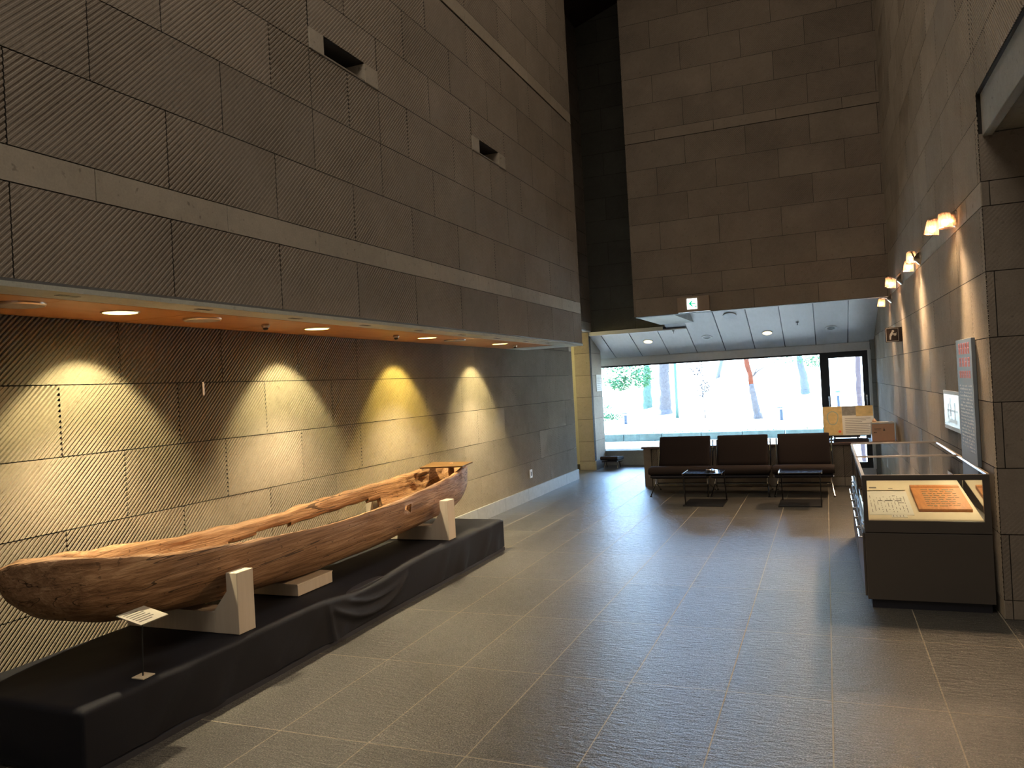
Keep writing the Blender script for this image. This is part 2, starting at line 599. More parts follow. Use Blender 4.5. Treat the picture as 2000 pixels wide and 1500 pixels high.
def carved(name, O, U, N, u0, u1, rows, depth, mats, holes=(), seed=0, sparse=1.0, mlo=0.05, mmid=0.72, gap=0.0028, thick=0.12, parent=None, bk=0.0):
    """rows: (v0, v1, joint phase, 'g' grooved | 's' smooth). Points are O + U*u + Z*v + N*h"""
    O, U, N = Vector(O), Vector(U).normalized(), Vector(N).normalized()
    mb = MB()
    tone = []
    V, F, MI = mb.v, mb.f, mb.mi
    ox, oy, oz, ux, uy, nx, ny = O.x, O.y, O.z, U.x, U.y, N.x, N.y
    flip = (U.cross(Vector((0, 0, 1)))).dot(N) < 0

    def add(poly, mi, tn):
        b = len(V)
        for (u, v, h) in poly:
            V.append((ox + ux * u + nx * h, oy + uy * u + ny * h, oz + v))
        idx = list(range(b, b + len(poly)))
        if flip:
            idx.reverse()
        F.append(tuple(idx))
        MI.append(mi)
        tone.append(tn)

    for ri, (v0, v1, ph, kind) in enumerate(rows):
        k = math.floor((u0 - ph) / BL)
        while ph + k * BL < u1:
            a, b = max(u0, ph + k * BL), min(u1, ph + (k + 1) * BL)
            rr = random.Random(seed * 7919 + ri * 131 + k * 17)
            k += 1
            if b - a < 0.02:
                continue
            tn = rr.uniform(-0.09, 0.09)
            bd = depth * rr.choice((1.0, 1.0, 1.1, 0.85, 0.6))
            so = rr.random() * PITCH
            sx = rr.random() * 50
            for (ra, rb, rc, rd) in rects_minus((a, b, v0, v1), holes):
                ra, rb, rc, rd = ra + gap, rb - gap, rc + gap, rd - gap
                if kind == 's' or bd <= 0:
                    add([(ra, rc, 0), (rb, rc, 0), (rb, rd, 0), (ra, rd, 0)], 1 if kind == 's' else 0, tn)
                    for e in (((ra, rc), (rb, rc)), ((rb, rc), (rb, rd)), ((rb, rd), (ra, rd)), ((ra, rd), (ra, rc))):
                        add([(*e[0], 0), (*e[0], -0.012), (*e[1], -0.012), (*e[1], 0)], 1 if kind == 's' else 0, tn)
                    continue
                smin, smax = rc - rb, rd - ra
                tmin, tmax = ra + rc, rb + rd
                tl = 0.16 * sparse
                nt = max(1, int((tmax - tmin) / tl))
                s = math.floor((smin - so) / PITCH) * PITCH + so
                while s < smax:
                    for (pa, pb, h0, h1) in PROF:
                        sa, sb = s + pa * PITCH, s + pb * PITCH
                        if sb <= smin or sa >= smax:
                            continue
                        for q in range(nt):
                            ta, tb = tmin + (tmax - tmin) * q / nt, tmin + (tmax - tmin) * (q + 1) / nt
                            pts = []
                            for ss, tt, hh in ((sa, ta, h0), (sa, tb, h0), (sb, tb, h1), (sb, ta, h1)):
                                u_, v_ = (tt - ss) / 2, (tt + ss) / 2
                                pts.append((u_, v_, hh))
                            if max(p[0] for p in pts) < ra or min(p[0] for p in pts) > rb or max(p[1] for p in pts) < rc or min(p[1] for p in pts) > rd:
                                continue
                            pts = clip(pts, ra, rb, rc, rd)
                            if not pts:
                                continue
                            o2 = []
                            for (u_, v_, hh) in pts:
                                m_ = mmid + 1.25 * noise.noise(Vector((u_ * 1.15 + sx, v_ * 1.7, seed)))
                                m_ = min(1.15, max(mlo, m_))
                                o2.append((u_, v_, hh * bd * m_))
                            if not flip:
                                o2.reverse()
                            b_ = len(V)
                            for (u_, v_, h_) in o2:
                                V.append((ox + ux * u_ + nx * h_, oy + uy * u_ + ny * h_, oz + v_))
                            F.append(tuple(range(b_, b_ + len(o2))))
                            MI.append(0)
                            tone.append(tn)
                    s += PITCH
    # backing slab
    vv0, vv1 = min(r[0] for r in rows), max(r[1] for r in rows)
    for (a, b, c, d) in rects_minus((u0 + bk, u1, vv0, vv1), holes):
        pts = []
        for h in (-max(0.009, depth * 1.3 + 0.003), -thick):
            for (u_, v_) in ((a, c), (b, c), (b, d), (a, d)):
                pts.append((ox + ux * u_ + nx * h, oy + uy * u_ + ny * h, oz + v_))
        bi = len(V)
        V += pts
        for q in ((0, 1, 2, 3), (7, 6, 5, 4), (0, 4, 5, 1), (1, 5, 6, 2), (2, 6, 7, 3), (3, 7, 4, 0)):
            F.append(tuple(bi + i for i in q))
            MI.append(2)
            tone.append(0)
    o = mb.build(name, list(mats) + [JOINT], parent, tone=tone)
    return o


def rows_up(v, top, start='A', phA=3.511, phB=3.094, kind='g', h=0.41):
    out = []
    cur = start
    while v < top - 0.05:
        v2 = min(v + h, top)
        out.append((v, v2, phA if cur == 'A' else phB, kind))
        cur = 'B' if cur == 'A' else 'A'
        v = v2
    return out


A, B = 3.511, 3.094
# lower left wall behind the canoe
rows = [(0.0, 0.119, A, 's'), (0.119, 0.527, A, 'g'), (0.527, 0.937, B, 'g'), (0.937, 1.348, A, 'g'), (1.348, 1.752, B, 'g'), (1.752, 2.162, A, 'g')]
w = carved('wall_left', (-3.98, 0, 0), (0, 1, 0), (1, 0, 0), -1.0, 12.63, rows, 0.021, (ST, ST_PLAIN), seed=1, mlo=0.10, mmid=0.86)
struct(w)
# the same plane carried up behind the gallery front
rows = [(2.162, 2.57, B, 'g'), (2.57, 2.725, A, 's')] + rows_up(2.725, 9.6, 'B')
w = carved('wall_left', (-3.99, 0, 0), (0, 1, 0), (1, 0, 0), 10.45, 12.63, rows, 0.006, (ST_UP, ST_PLAIN), seed=2, sparse=3)
struct(w)
w = carved('wall_left', (-3.99, 0, 0), (0, 1, 0), (1, 0, 0), 12.63, 14.0, [(2.57, 2.725, A, 's')] + rows_up(2.725, 9.6, 'B'), 0.006, (ST_UP, ST_PLAIN), seed=3, sparse=3)
struct(w)
# overhanging upper left wall
SLOTS = ((4.37, 5.24, 3.952, 4.10), (6.975, 7.825, 3.952, 4.10))
rows = [(2.162, 2.568, B, 'g'), (2.568, 2.722, A, 's')] + rows_up(2.722, 5.20, 'B') + [(5.20, 5.345, A, 's')] + rows_up(5.345, 9.6, 'A')
w = carved('wall_left_upper', (-3.10, 0, 0), (0, 1, 0), (1, 0, 0), -1.5, 10.37, rows, 0.0040, (ST_UP, ST_PLAIN), holes=SLOTS, seed=4, thick=0.3, sparse=1.6)
struct(w)
m = MB().box(-3.9, -3.42, 10.2, 10.365, 2.162, 9.6)
m.box(-3.42, -3.104, 10.2, 10.365, 2.162, 9.6)
struct(m.build('wall_left_upper_end', ST_UP))
# slot openings
for i, (a, b, c, d) in enumerate(SLOTS):
    fr = MB().box(-3.40, -3.092, a + 0.004, a + 0.165, c + 0.003, d - 0.003).box(-3.40, -3.092, b - 0.185, b - 0.004, c + 0.003, d - 0.003)
    o = struct(fr.build('window_%d' % (i + 2), ST_PLAIN, bevel=0.003))
    q = MB().prism([(-3.40, c + 0.05), (-3.40, c + 0.003), (-3.096, c + 0.003), (-3.096, c + 0.015)], a + 0.166, b - 0.186, 1)
    q.build('window_sill', ST_UP, o)
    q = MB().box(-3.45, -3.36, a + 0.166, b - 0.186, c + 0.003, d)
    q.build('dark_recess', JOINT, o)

# end wall with the exit sign
eo = 2.655
phA_, phB_ = (-0.470 + eo) - BL * 3, (-0.038 + eo) - BL * 3
rows = [(2.565, 2.835, phB_, 's'), (2.835, 3.135, phA_, 'g')] + rows_up(3.135, 5.19, 'B', phA_, phB_) + [(5.19, 5.345, phA_, 's')] + rows_up(5.345, 9.6, 'B', phA_, phB_)
w = carved('wall_end', (-2.655, 11.68, 0), (1, 0, 0), (0, -1, 0), 0, 3.56, rows, 0.0055, (ST_UP, ST_UP), seed=5, thick=0.15)
struct(w)
m = MB().box(-2.64, -2.62, 11.69, 13.70, 2.60, 9.6)
struct(m.build('wall_end_side', ST_UP))
m = MB().box(-2.655, -2.08, 11.83, 13.72, 2.567, 2.60).box(-2.10, -2.08, 11.83, 13.6, 2.60, 3.4)
m.box(-2.08, 0.90, 11.70, 11.84, 2.563, 2.58)
struct(m.build('trim_1', ST_GREY))
# recess wall, its shade put into a darkened stone colour
rows = [(2.545, 2.945, 0.03 + BL, 'g')] + rows_up(2.945, 9.6, 'B', 0.03, 0.46)
w = carved('wall_recess', (-4.05, 13.96, 0), (1, 0, 0), (0, -1, 0), 0, 1.55, rows, 0.004, (ST_SHADED, ST_SHADED), seed=6, sparse=3)
struct(w)
# right wall
rd = Vector((-0.0158, 1, 0)).normalized()
rn = Vector((-1, -0.0158, 0)).normalized()
rows = [(0.0, 0.119, A, 's'), (0.119, 0.527, A, 'g'), (0.527, 0.937, B, 'g'), (0.937, 1.348, A, 'g'), (1.348, 1.752, B, 'g'), (1.752, 2.162, A, 'g'), (2.162, 2.568, B, 'g'), (2.568, 2.722, A, 's')]
rows += rows_up(2.722, 9.6, 'B')
rows = [(a, b, c - 5.6, d) for a, b, c, d in rows]
w = carved('wall_right', (0.95, 5.6, 0), rd, rn, 0.0, 9.5, rows, 0.0045, (ST, ST_PLAIN), seed=8, sparse=1.2, bk=0.02)
struct(w)
# wall over the gallery opening, set above a pale beam
w = carved('wall_right_upper', (0.95, -3.9, 0), (0, 1, 0), (-1, 0, 0), 0.0, 9.5, [(a, b, c + 3.9, d) for a, b, c, d in [(3.265, 3.542, A, 'g')] + rows_up(3.542, 9.6, 'B')], 0.005, (ST, ST_PLAIN), seed=9, sparse=2.5)
struct(w)
m = MB().box(0.975, 1.25, -3.9, 5.60, 3.02, 3.265)
m.box(0.975, 1.03, -3.9, 5.60, 3.0, 3.03)
struct(m.build('trim_2', ST_GREY, bevel=0.004))
# pier face toward the gallery
rows = [(0.0, 0.119, A, 's'), (0.119, 0.527, A, 'g'), (0.527, 0.937, B, 'g'), (0.937, 1.348, A, 'g'), (1.348, 1.752, B, 'g'), (1.752, 2.162, A, 'g'), (2.162, 2.568, B, 'g'), (2.568, 2.722, A, 's'), (2.722, 3.02, B, 'g')]
rows = [(a, b, 0.045 if c == A else 0.045 + BL * 0.5, d) for a, b, c, d in rows]
w = carved('wall_right_pier', (0.952, 5.6, 0), (1, 0, 0), (0, -1, 0), 0.0, 4.0, rows, 0.0012, (ST_UP, ST_UP), seed=10, sparse=1.5, mmid=0.5)
struct(w)

# ------------------------------------------------------------------ floor, ceilings, shell
m = MB()
m.face([(-8.5, -4, 0), (6, -4, 0), (6, 15.1, 0), (-8.5, 15.1, 0)])
m.box(-8.5, 6, -4, 15.1, -0.2, -0.002)
struct(m.build('floor', FLOOR))
m = MB()
m.prism([(-4.6, 8.0), (-1.1, 9.2), (1.6, 8.2), (1.6, 8.4), (-1.1, 9.4), (-4.6, 8.2)], -4, 15.1, 1)
struct(m.build('ceiling', ROOFW))
m = MB().box(-9, 7, -4.6, 15.5, 9.7, 10.0)
struct(m.build('ceiling_roof_deck', ROOFW))
m = MB().box(-9, -8.5, -4.5, 15.5, -0.2, 9.7)
struct(m.build('wall_outer_left', CREAM))
m = MB().box(6, 6.5, -4.5, 15.5, -0.2, 9.7)
struct(m.build('wall_outer_right', CREAM))
m = MB().box(-9, 6.5, -4.5, -4.0, -0.2, 9.7)
struct(m.build('wall_back', ST_UP))
m = MB().box(-9, 7, 15.06, 15.5, 1.94, 9.7).box(0.85, 7, 15.06, 15.5, -0.2, 1.94).box(-9, -6.6, 15.06, 15.5, -0.2, 1.94)
struct(m.build('wall_window', ST_GREY))
m = MB().box(1.251, 6, -3.9, 5.6, 3.022, 3.2)
struct(m.build('ceiling_gallery', plain('gallery_ceiling', (0.16, 0.14, 0.12), 0.7)))
# soffit over the canoe
m = MB()
y = -1.2
edges = [-1.0, 0.87, 1.75, 2.63, 3.50, 4.40, 5.28, 6.15, 7.05, 7.92, 8.80, 9.68]
for a, b in zip(edges[:-1], edges[1:]):
    m.box(-3.97, -3.303, a + 0.003, b - 0.003, 2.126, 2.145)
soff = struct(m.build('ceiling_soffit', SOFFIT))
m = MB().box(-4.0, -3.2, -1.2, 10.3, 2.146, 2.165)
struct(m.build('ceiling_soffit_backing', JOINT))
m = MB().box(-3.30, -3.088, -1.0, 10.362, 2.127, 2.15).box(-3.97, -3.30, 9.70, 10.36, 2.125, 2.15)
trim = struct(m.build('trim_3', stone_mat('pale_soffit_stone', (0.56, 0.56, 0.48), 0.25, 0.3)))
sl = MB()
for y in [1.0, 2.545, 3.382, 4.19, 5.02, 5.85, 6.7, 7.55, 8.4, 9.2]:
    sl.box(-3.205, -3.17, y - 0.055, y + 0.055, 2.1255, 2.128)
sl.build('air_slot', BLACKM, trim)
m = MB().box(-3.115, -3.096, -1.0, 10.36, 2.150, 2.1635)
struct(m.build('trim_4', plain('lead_flashing', (0.14, 0.14, 0.14), 0.5)))
# baseboards
m = MB()
y = -1.0
while y < 12.6:
    y2 = min(y + 0.8625, 12.62)
    m.box(-3.979, -3.955, y + 0.002, y2 - 0.002, 0.0, 0.165)
    y = y2
struct(m.build('baseboard_left', GREYTRIM))
# end face of the lower left wall
m = MB().box(-4.3, -3.985, 12.50, 12.628, 0.0, 2.57)
struct(m.build('wall_left_end', ST_PLAIN))
# corridor
m = MB().box(-8.5, -4.32, 13.98, 14.08, 0.1, 2.57)
struct(m.build('wall_corridor', CREAM))
m = MB().box(-8.5, -4.30, 13.96, 13.99, 0.0, 0.1)
struct(m.build('baseboard_corridor', plain('dark_skirting', (0.08, 0.07, 0.04), 0.6)))
m = MB().box(-8.5, -4.0, 12.5, 14.1, 2.551, 2.6)
struct(m.build('ceiling_corridor', WHITE))
m = MB().box(-8.5, -4.25, 12.45, 12.5, 0.0, 2.6)
struct(m.build('wall_corridor', CREAM))
# column between corridor and lounge
rows = [(0.0, 0.165, 0.0, 's')] + [(0.165 + 0.0, 0.527, 0.0, 's'), (0.527, 0.937, 0, 's'), (0.937, 1.348, 0, 's'), (1.348, 1.752, 0, 's'), (1.752, 2.162, 0, 's'), (2.162, 2.545, 0, 's')]
w = carved('wall_column', (-4.325, 13.88, 0), (1, 0, 0), (0, -1, 0), 0.0, 0.295, rows, 0.0, (ST_PLAIN, ST_PLAIN), seed=12)
struct(w)
w = carved('wall_column', (-4.03, 13.893, 0), (0, 1, 0), (1, 0, 0), 0.0, 0.757, [(a, b, -0.08, 's') for a, b, c, d in rows], 0.0, (ST_PLAIN, ST_PLAIN), seed=13, thick=0.25)
struct(w)
m = MB().box(-4.31, -4.05, 13.9, 14.63, 0.0, 2.54)
struct(m.build('wall_column_core', ST_PLAIN))
m = MB().box(-4.031, -4.008, 13.88, 14.45, 0.0, 0.165)
struct(m.build('baseboard_column', GREYTRIM))
# lounge ceiling: sloped pale boards with dark gaps
sl_ = 0.378


def cz(y):
    return 2.045 + sl_ * (15.1 - y)


m = MB()
xs = [-0.14 + 0.525 * k for k in range(-13, 4)]
for a, b in zip(xs[:-1], xs[1:]):
    a2, b2 = a + 0.008, min(b - 0.008, 0.94)
    ys_ = 13.95 if b < -2.0 else 11.85
    m.prism([(15.06, cz(15.06)), (ys_, cz(ys_)), (ys_, cz(ys_) + 0.02), (15.06, cz(15.06) + 0.02)], a2, b2, 0)
struct(m.build('ceiling_lounge', CEILW))
m = MB().prism([(15.06, cz(15.06) + 0.022), (11.85, cz(11.85) + 0.022), (11.85, cz(11.85) + 0.06), (15.06, cz(15.06) + 0.06)], -2.6, 0.94, 0)
m.prism([(15.06, cz(15.06) + 0.022), (13.95, cz(13.95) + 0.022), (13.95, cz(13.95) + 0.06), (15.06, cz(15.06) + 0.06)], -8.5, -2.605, 0)
struct(m.build('ceiling_lounge_backing', BLACKM))
m = MB().box(-8.5, 0.86, 15.035, 15.07, 1.925, cz(15.06) + 0.002)
struct(m.build('trim_5', CEILW))
m = MB().box(-8.5, 0.86, 15.0, 15.05, cz(15.05) - 0.012, cz(15.05) + 0.01)
struct(m.build('trim_6', CEILW))
# sill wall below the window and pier at its right
m = MB().box(-8.5, 0.74, 14.65, 15.3, 0.0, 0.255)
m.box(-8.5, 0.74, 14.64, 15.06, 0.256, 0.28)
struct(m.build('wall_window_sill', ST_GREY))
struct(MB().box(-4.03, -2.66, 13.90, 13.945, 2.475, 2.545).build('trim_8', WHITE))
rows = [(0.0, 0.119, 0, 's'), (0.119, 0.527, 0, 's'), (0.527, 0.937, 0, 's'), (0.937, 1.348, 0, 's'), (1.348, 1.752, 0, 's'), (1.752, 2.162, 0, 's')]
w = carved('wall_window_pier', (0.735, 14.95, 0), (1, 0, 0), (0, -1, 0), 0.0, 0.2, rows, 0.0, (ST_GREY, ST_GREY), seed=14)
struct(w)
struct(MB().box(0.69, 0.737, 14.93, 15.06, 0.28, 1.93).build('trim_7', WHITE))
# window
win = thing('window_1', 'long lounge window in a thin dark frame', 'window', (-3.2, 15.1, 0.28))
win['kind'] = 'structure'
del win['category']
m = MB().box(-6.6, -0.06, 15.08, 15.14, 1.895, 1.93).box(-6.6, -0.06, 15.08, 15.14, 0.256, 0.275).box(-6.6, -6.55, 15.08, 15.14, 0.275, 1.9)
m.build('window_frame', DARKMET, win)
MB().box(-6.55, -0.095, 15.10, 15.112, 0.275, 1.895).build('window_glass', GLASS, win)
MB().box(-0.095, 0.0, 15.05, 15.16, 0.256, 1.93).build('mullion', DARKMET, win)
win = thing('window_4', 'narrow casement window', 'window', (0.3, 15.1, 0.28))
win['kind'] = 'structure'
del win['category']
m = MB().box(0.0, 0.055, 15.06, 15.15, 0.256, 1.93).box(0.60, 0.69, 15.06, 15.15, 0.256, 1.93).box(0.055, 0.60, 15.06, 15.15, 1.82, 1.93).box(0.055, 0.60, 15.06, 15.15, 0.256, 0.34)
m.build('window_frame', DARKMET, win)
MB().box(0.055, 0.60, 15.10, 15.112, 0.34, 1.82).build('window_glass', GLASS, win)
for x in (0.028, 0.645):
    m = MB().tube([(x, 15.06, 1.10), (x, 15.02, 1.10), (x, 15.01, 1.08), (x, 15.01, 0.93)], 0.009, 8)
    m.box(x - 0.012, x + 0.012, 15.045, 15.06, 1.06, 1.14)
    m.build('window_handle', CHROME, win, smooth=False)

# low partition with a cap behind the lounge chairs
pt = thing('wall_partition', 'low carved stone partition with a dark cap', 'partition', (-1.0, 11.7, 0))
pt['kind'] = 'structure'
del pt['category']
rows = [(0.0, 0.125, 0.2, 's'), (0.125, 0.565, 0.2, 'g')]
g = carved('carved_face', (-2.62, 11.66, 0), (1, 0, 0), (0, -1, 0), 0.12, 3.50, [(a, b, c, d) for a, b, c, d in rows], 0.016, (ST, ST_PLAIN), seed=15, thick=0.05, mlo=0.7)
g.parent = pt
g.location = -pt.location
MB().box(-2.62, -2.51, 11.655, 12.30, 0, 0.565).build('stone_end', ST_UP, pt)
MB().box(-2.51, 0.88, 11.72, 12.30, 0, 0.565).build('stone_core', ST_UP, pt)
MB().box(-2.65, 0.885, 11.63, 12.33, 0.567, 0.60).build('cap', plain('partition_cap', (0.16, 0.10, 0.08), 0.22, 0, 0.6, 0.1, 8), pt, bevel=0.004)


# ------------------------------------------------------------------ dugout canoe
def lerp_tab(tab, y):
    if y <= tab[0][0]:
        return tab[0][1]
    for (a, va), (b, vb) in zip(tab[:-1], tab[1:]):
        if y <= b:
            t = (y - a) / (b - a)
            return va + (vb - va) * t
    return tab[-1][1]


def sstep(a, b, x):
    t = min(1, max(0, (x - a) / (b - a)))
    return t * t * (3 - 2 * t)


XN = [(2.37, -3.485), (2.385, -3.45), (2.41, -3.42), (2.45, -3.37), (2.52, -3.315), (2.63, -3.26), (2.92, -3.215), (3.1, -3.20), (3.49, -3.19), (4.6, -3.19), (5.4, -3.20), (5.92, -3.22), (6.4, -3.25), (6.75, -3.295), (7.0, -3.35), (7.08, -3.385), (7.12, -3.43)]
ZN = [(2.37, 0.90), (2.41, 0.925), (2.52, 0.925), (2.63, 0.905), (2.92, 0.862), (3.08, 0.84), (3.49, 0.797), (3.99, 0.76), (4.28, 0.741), (4.59, 0.731), (4.96, 0.733), (5.40, 0.749), (5.92, 0.775), (6.5, 0.815), (6.9, 0.853), (7.05, 0.86), (7.12, 0.84)]
XF = [(2.37, -3.505), (2.385, -3.53), (2.42, -3.56), (2.55, -3.63), (2.755, -3.73), (3.06, -3.80), (3.4, -3.83), (4.6, -3.835), (5.8, -3.83), (6.4, -3.80), (6.72, -3.76), (7.0, -3.68), (7.08, -3.62), (7.12, -3.56)]
ZF = [(2.37, 0.90), (2.55, 0.90), (2.755, 0.876), (3.07, 0.838), (3.42, 0.811), (3.66, 0.782), (4.05, 0.775), (4.48, 0.762), (4.8, 0.766), (4.95, 0.782), (5.52, 0.797), (6.2, 0.815), (6.7, 0.845), (7.12, 0.85)]
ZB = [(2.37, 0.86), (2.385, 0.80), (2.41, 0.755), (2.47, 0.70), (2.53, 0.655), (2.6, 0.62), (2.82, 0.545), (3.12, 0.49), (3.5, 0.442), (3.86, 0.415), (4.25, 0.398), (4.7, 0.392), (5.4, 0.402), (6.05, 0.425), (6.5, 0.44), (6.7, 0.455), (6.9, 0.49), (7.0, 0.54), (7.07, 0.62), (7.12, 0.71)]


def canoe():
    root = thing('dugout_canoe', 'long weathered brown dugout canoe resting on pale wooden supports on the black-draped platform', 'canoe', (-3.52, 4.7, 0.4))
    NA = 44
    ys = [2.37, 2.375, 2.385, 2.40, 2.42]
    y = 2.45
    while y < 7.04:
        ys.append(y)
        y += 0.028
    ys += [7.05, 7.08, 7.10, 7.115, 7.12]
    NS = len(ys)
    outer, inner = [], []
    for y in ys:
        xn, zn, xf, zf, zb = (lerp_tab(t, y) for t in (XN, ZN, XF, ZF, ZB))
        zn += 0.006 * noise.noise(Vector((y * 7, 0, 3))) + 0.003 * noise.noise(Vector((y * 31, 0, 3)))
        zf += 0.010 * noise.noise(Vector((y * 6, 5, 3))) + 0.004 * noise.noise(Vector((y * 29, 5, 3)))
        c, w_ = (xn + xf) / 2, (xn - xf) / 2
        hollow = sstep(2.70, 3.02, y) * (1 - sstep(6.97, 7.05, y))
        ro_, ri_ = [], []
        for j in range(NA + 1):
            a = math.pi * j / NA
            ca, sa = math.cos(a), math.sin(a)
            px = math.copysign(abs(ca) ** 0.62, ca)
            pz = sa ** 0.86
            zr = zn + (zf - zn) * (1 - ca) / 2
            x = c + w_ * px
            z = zr - (zr - zb) * pz
            n3 = noise.noise(Vector((x * 3, y * 1.6, z * 4))) * 0.012 + noise.noise(Vector((x * 22, y * 2.6, z * 26))) * 0.0045
            if 0 < j < NA:
                x += n3 * ca
                z -= n3 * sa
            ro_.append((x, y, z))
            th = 0.038 + 0.012 * noise.noise(Vector((y * 2, j * 0.2, 9)))
            wi = max(w_ * 0.25, w_ - th)
            zbi = zb + 0.075
            zi0 = zr - 0.004
            zi = zr - (zr - zbi) * pz * hollow - 0.004
            if y < 2.9 or y > 7.0:
                zi = zi + (1 - hollow) * 0.006 * sa
            xi = c + wi * px * (1 if hollow > 0.05 else 1)
            k = noise.noise(Vector((xi * 5, y * 3, zi * 5))) * 0.012 * hollow
            if y > 6.2:
                k += noise.noise(Vector((xi * 14, y * 14, zi * 14))) * 0.035 * sstep(6.2, 6.7, y) * hollow
            if 0 < j < NA:
                xi -= k * ca
                zi += k * sa
            ri_.append((xi, y, zi))
        outer.append(ro_)
        inner.append(ri_)
    mb = MB()
    V = mb.v
    for r in outer:
        V.extend(r)
    off = NS * (NA + 1)
    for r in inner:
        V.extend(r)

    def gone(i, j):
        ym = (ys[i] + ys[i + 1]) / 2
        p = outer[i][j]
        q = outer[i + 1][j + 1]
        x, z = (p[0] + q[0]) / 2, (p[2] + q[2]) / 2
        zt = 0.655 + 0.02 * noise.noise(Vector((ym * 5, 1, 1))) + (0.03 if ym > 5.25 else 0) * 0.3
        if 4.12 < ym < 6.02 and x < -3.60 and z < zt and z > 0.40:
            return True
        if 5.50 < ym < 5.62 and x > -3.3 and 0.628 < z < 0.70:
            return True
        return False

    G = {}
    for i in range(NS - 1):
        for j in range(NA):
            G[(i, j)] = gone(i, j)
            if G[(i, j)]:
                continue
            a, b = i * (NA + 1) + j, (i + 1) * (NA + 1) + j
            mb.f.append((a, a + 1, b + 1, b))
            mb.mi.append(0)
            mb.f.append((off + a, off + b, off + b + 1, off + a + 1))
            mb.mi.append(0)
    for i in range(NS - 1):
        for j in (0, NA):
            a, b = i * (NA + 1) + j, (i + 1) * (NA + 1) + j
            mb.f.append((a, b, off + b, off + a) if j == 0 else (a, off + a, off + b, b))
            mb.mi.append(0)
        for j in range(NA):
            if not G[(i, j)]:
                continue
            a, b = i * (NA + 1) + j, (i + 1) * (NA + 1) + j
            for (p, q, ni, nj) in ((a, b, i, j - 1), (a + 1, b + 1, i, j + 1), (a, a + 1, i - 1, j), (b, b + 1, i + 1, j)):
                if not G.get((ni, nj), False):
                    mb.f.append((p, q, off + q, off + p))
                    mb.mi.append(0)
    for i in (0, NS - 1):
        for j in range(NA):
            a = i * (NA + 1) + j
            mb.f.append((a, off + a, off + a + 1, a + 1))
            mb.mi.append(0)
    hull = mb.build('hull', CANOE, root, smooth=True)
    # board lying over the stern
    b = MB()
    c = [(-3.665, 6.60, 0.868), (-3.235, 6.655, 0.872), (-3.255, 6.93, 0.884), (-3.685, 6.91, 0.888)]
    n = len(b.v)
    b.v += c + [(x, y, z + 0.014) for x, y, z in c]
    for q in ((3, 2, 1, 0), (4, 5, 6, 7), (0, 1, 5, 4), (1, 2, 6, 5), (2, 3, 7, 6), (3, 0, 4, 7)):
        b.f.append(q)
        b.mi.append(0)
    bo = b.build('stern_board', BOARDW, root, bevel=0.002)
    bo['label'] = 'flat golden brown board across the stern'
    k = MB().lathe([(0.0, 0.045), (0.018, 0.04), (0.026, 0.02), (0.03, -0.05), (0.02, -0.12)], (-3.44, 6.82, 0.86), 12)
    k.build('board_peg', CANOE, root, smooth=True)
    return root


canoe()


def u_support(y, label):
    r = thing('canoe_support', label, 'support', (-3.515, y, 0.305), 'pale wooden supports under the canoe')
    y0, y1 = y - 0.067, y + 0.067
    MB().prism([(-3.27, 0.306), (-3.10, 0.306), (-3.10, 0.65), (-3.178, 0.65), (-3.178, 0.545), (-3.27, 0.435)], y0, y1, 1).build('post', PLY, r, bevel=0.003)
    MB().prism([(-3.93, 0.306), (-3.76, 0.306), (-3.76, 0.435), (-3.852, 0.545), (-3.852, 0.65), (-3.93, 0.65)], y0, y1, 1).build('post', PLY, r, bevel=0.003)
    MB().prism([(-3.759, 0.306), (-3.271, 0.306), (-3.271, 0.425), (-3.759, 0.425)], y0 + 0.001, y1 - 0.001, 1).build('cross_beam', PLY, r, bevel=0.003)
    return r


u_support(3.50, 'pale wooden U-shaped support under the canoe near its bow, behind the small label stand')
u_support(6.105, 'pale wooden U-shaped support under the canoe nearest its stern')
t = thing('canoe_support', 'low pale wooden block under the middle of the canoe', 'support', (-3.5, 4.38, 0.305), 'pale wooden supports under the canoe')
MB().box(-3.76, -3.285, 4.195, 4.58, 0.306, 0.380).build('block', PLY, t, bevel=0.003)
MB().box(-3.76, -3.285, 4.19, 4.585, 0.380, 0.386).build('felt_pad', PLY, t)


# platform and its cloth
t = thing('display_platform', 'low dark grey platform showing as a thin base strip under the black cloth', 'platform', (-3.5, 4.7, 0))
MB().box(-3.91, -3.075, 2.44, 7.09, 0.0, 0.27).build('platform_body', SKIRT, t)
MB().box(-3.91, -3.035, 2.42, 7.10, 0.0, 0.028).build('base_strip', SKIRT, t)


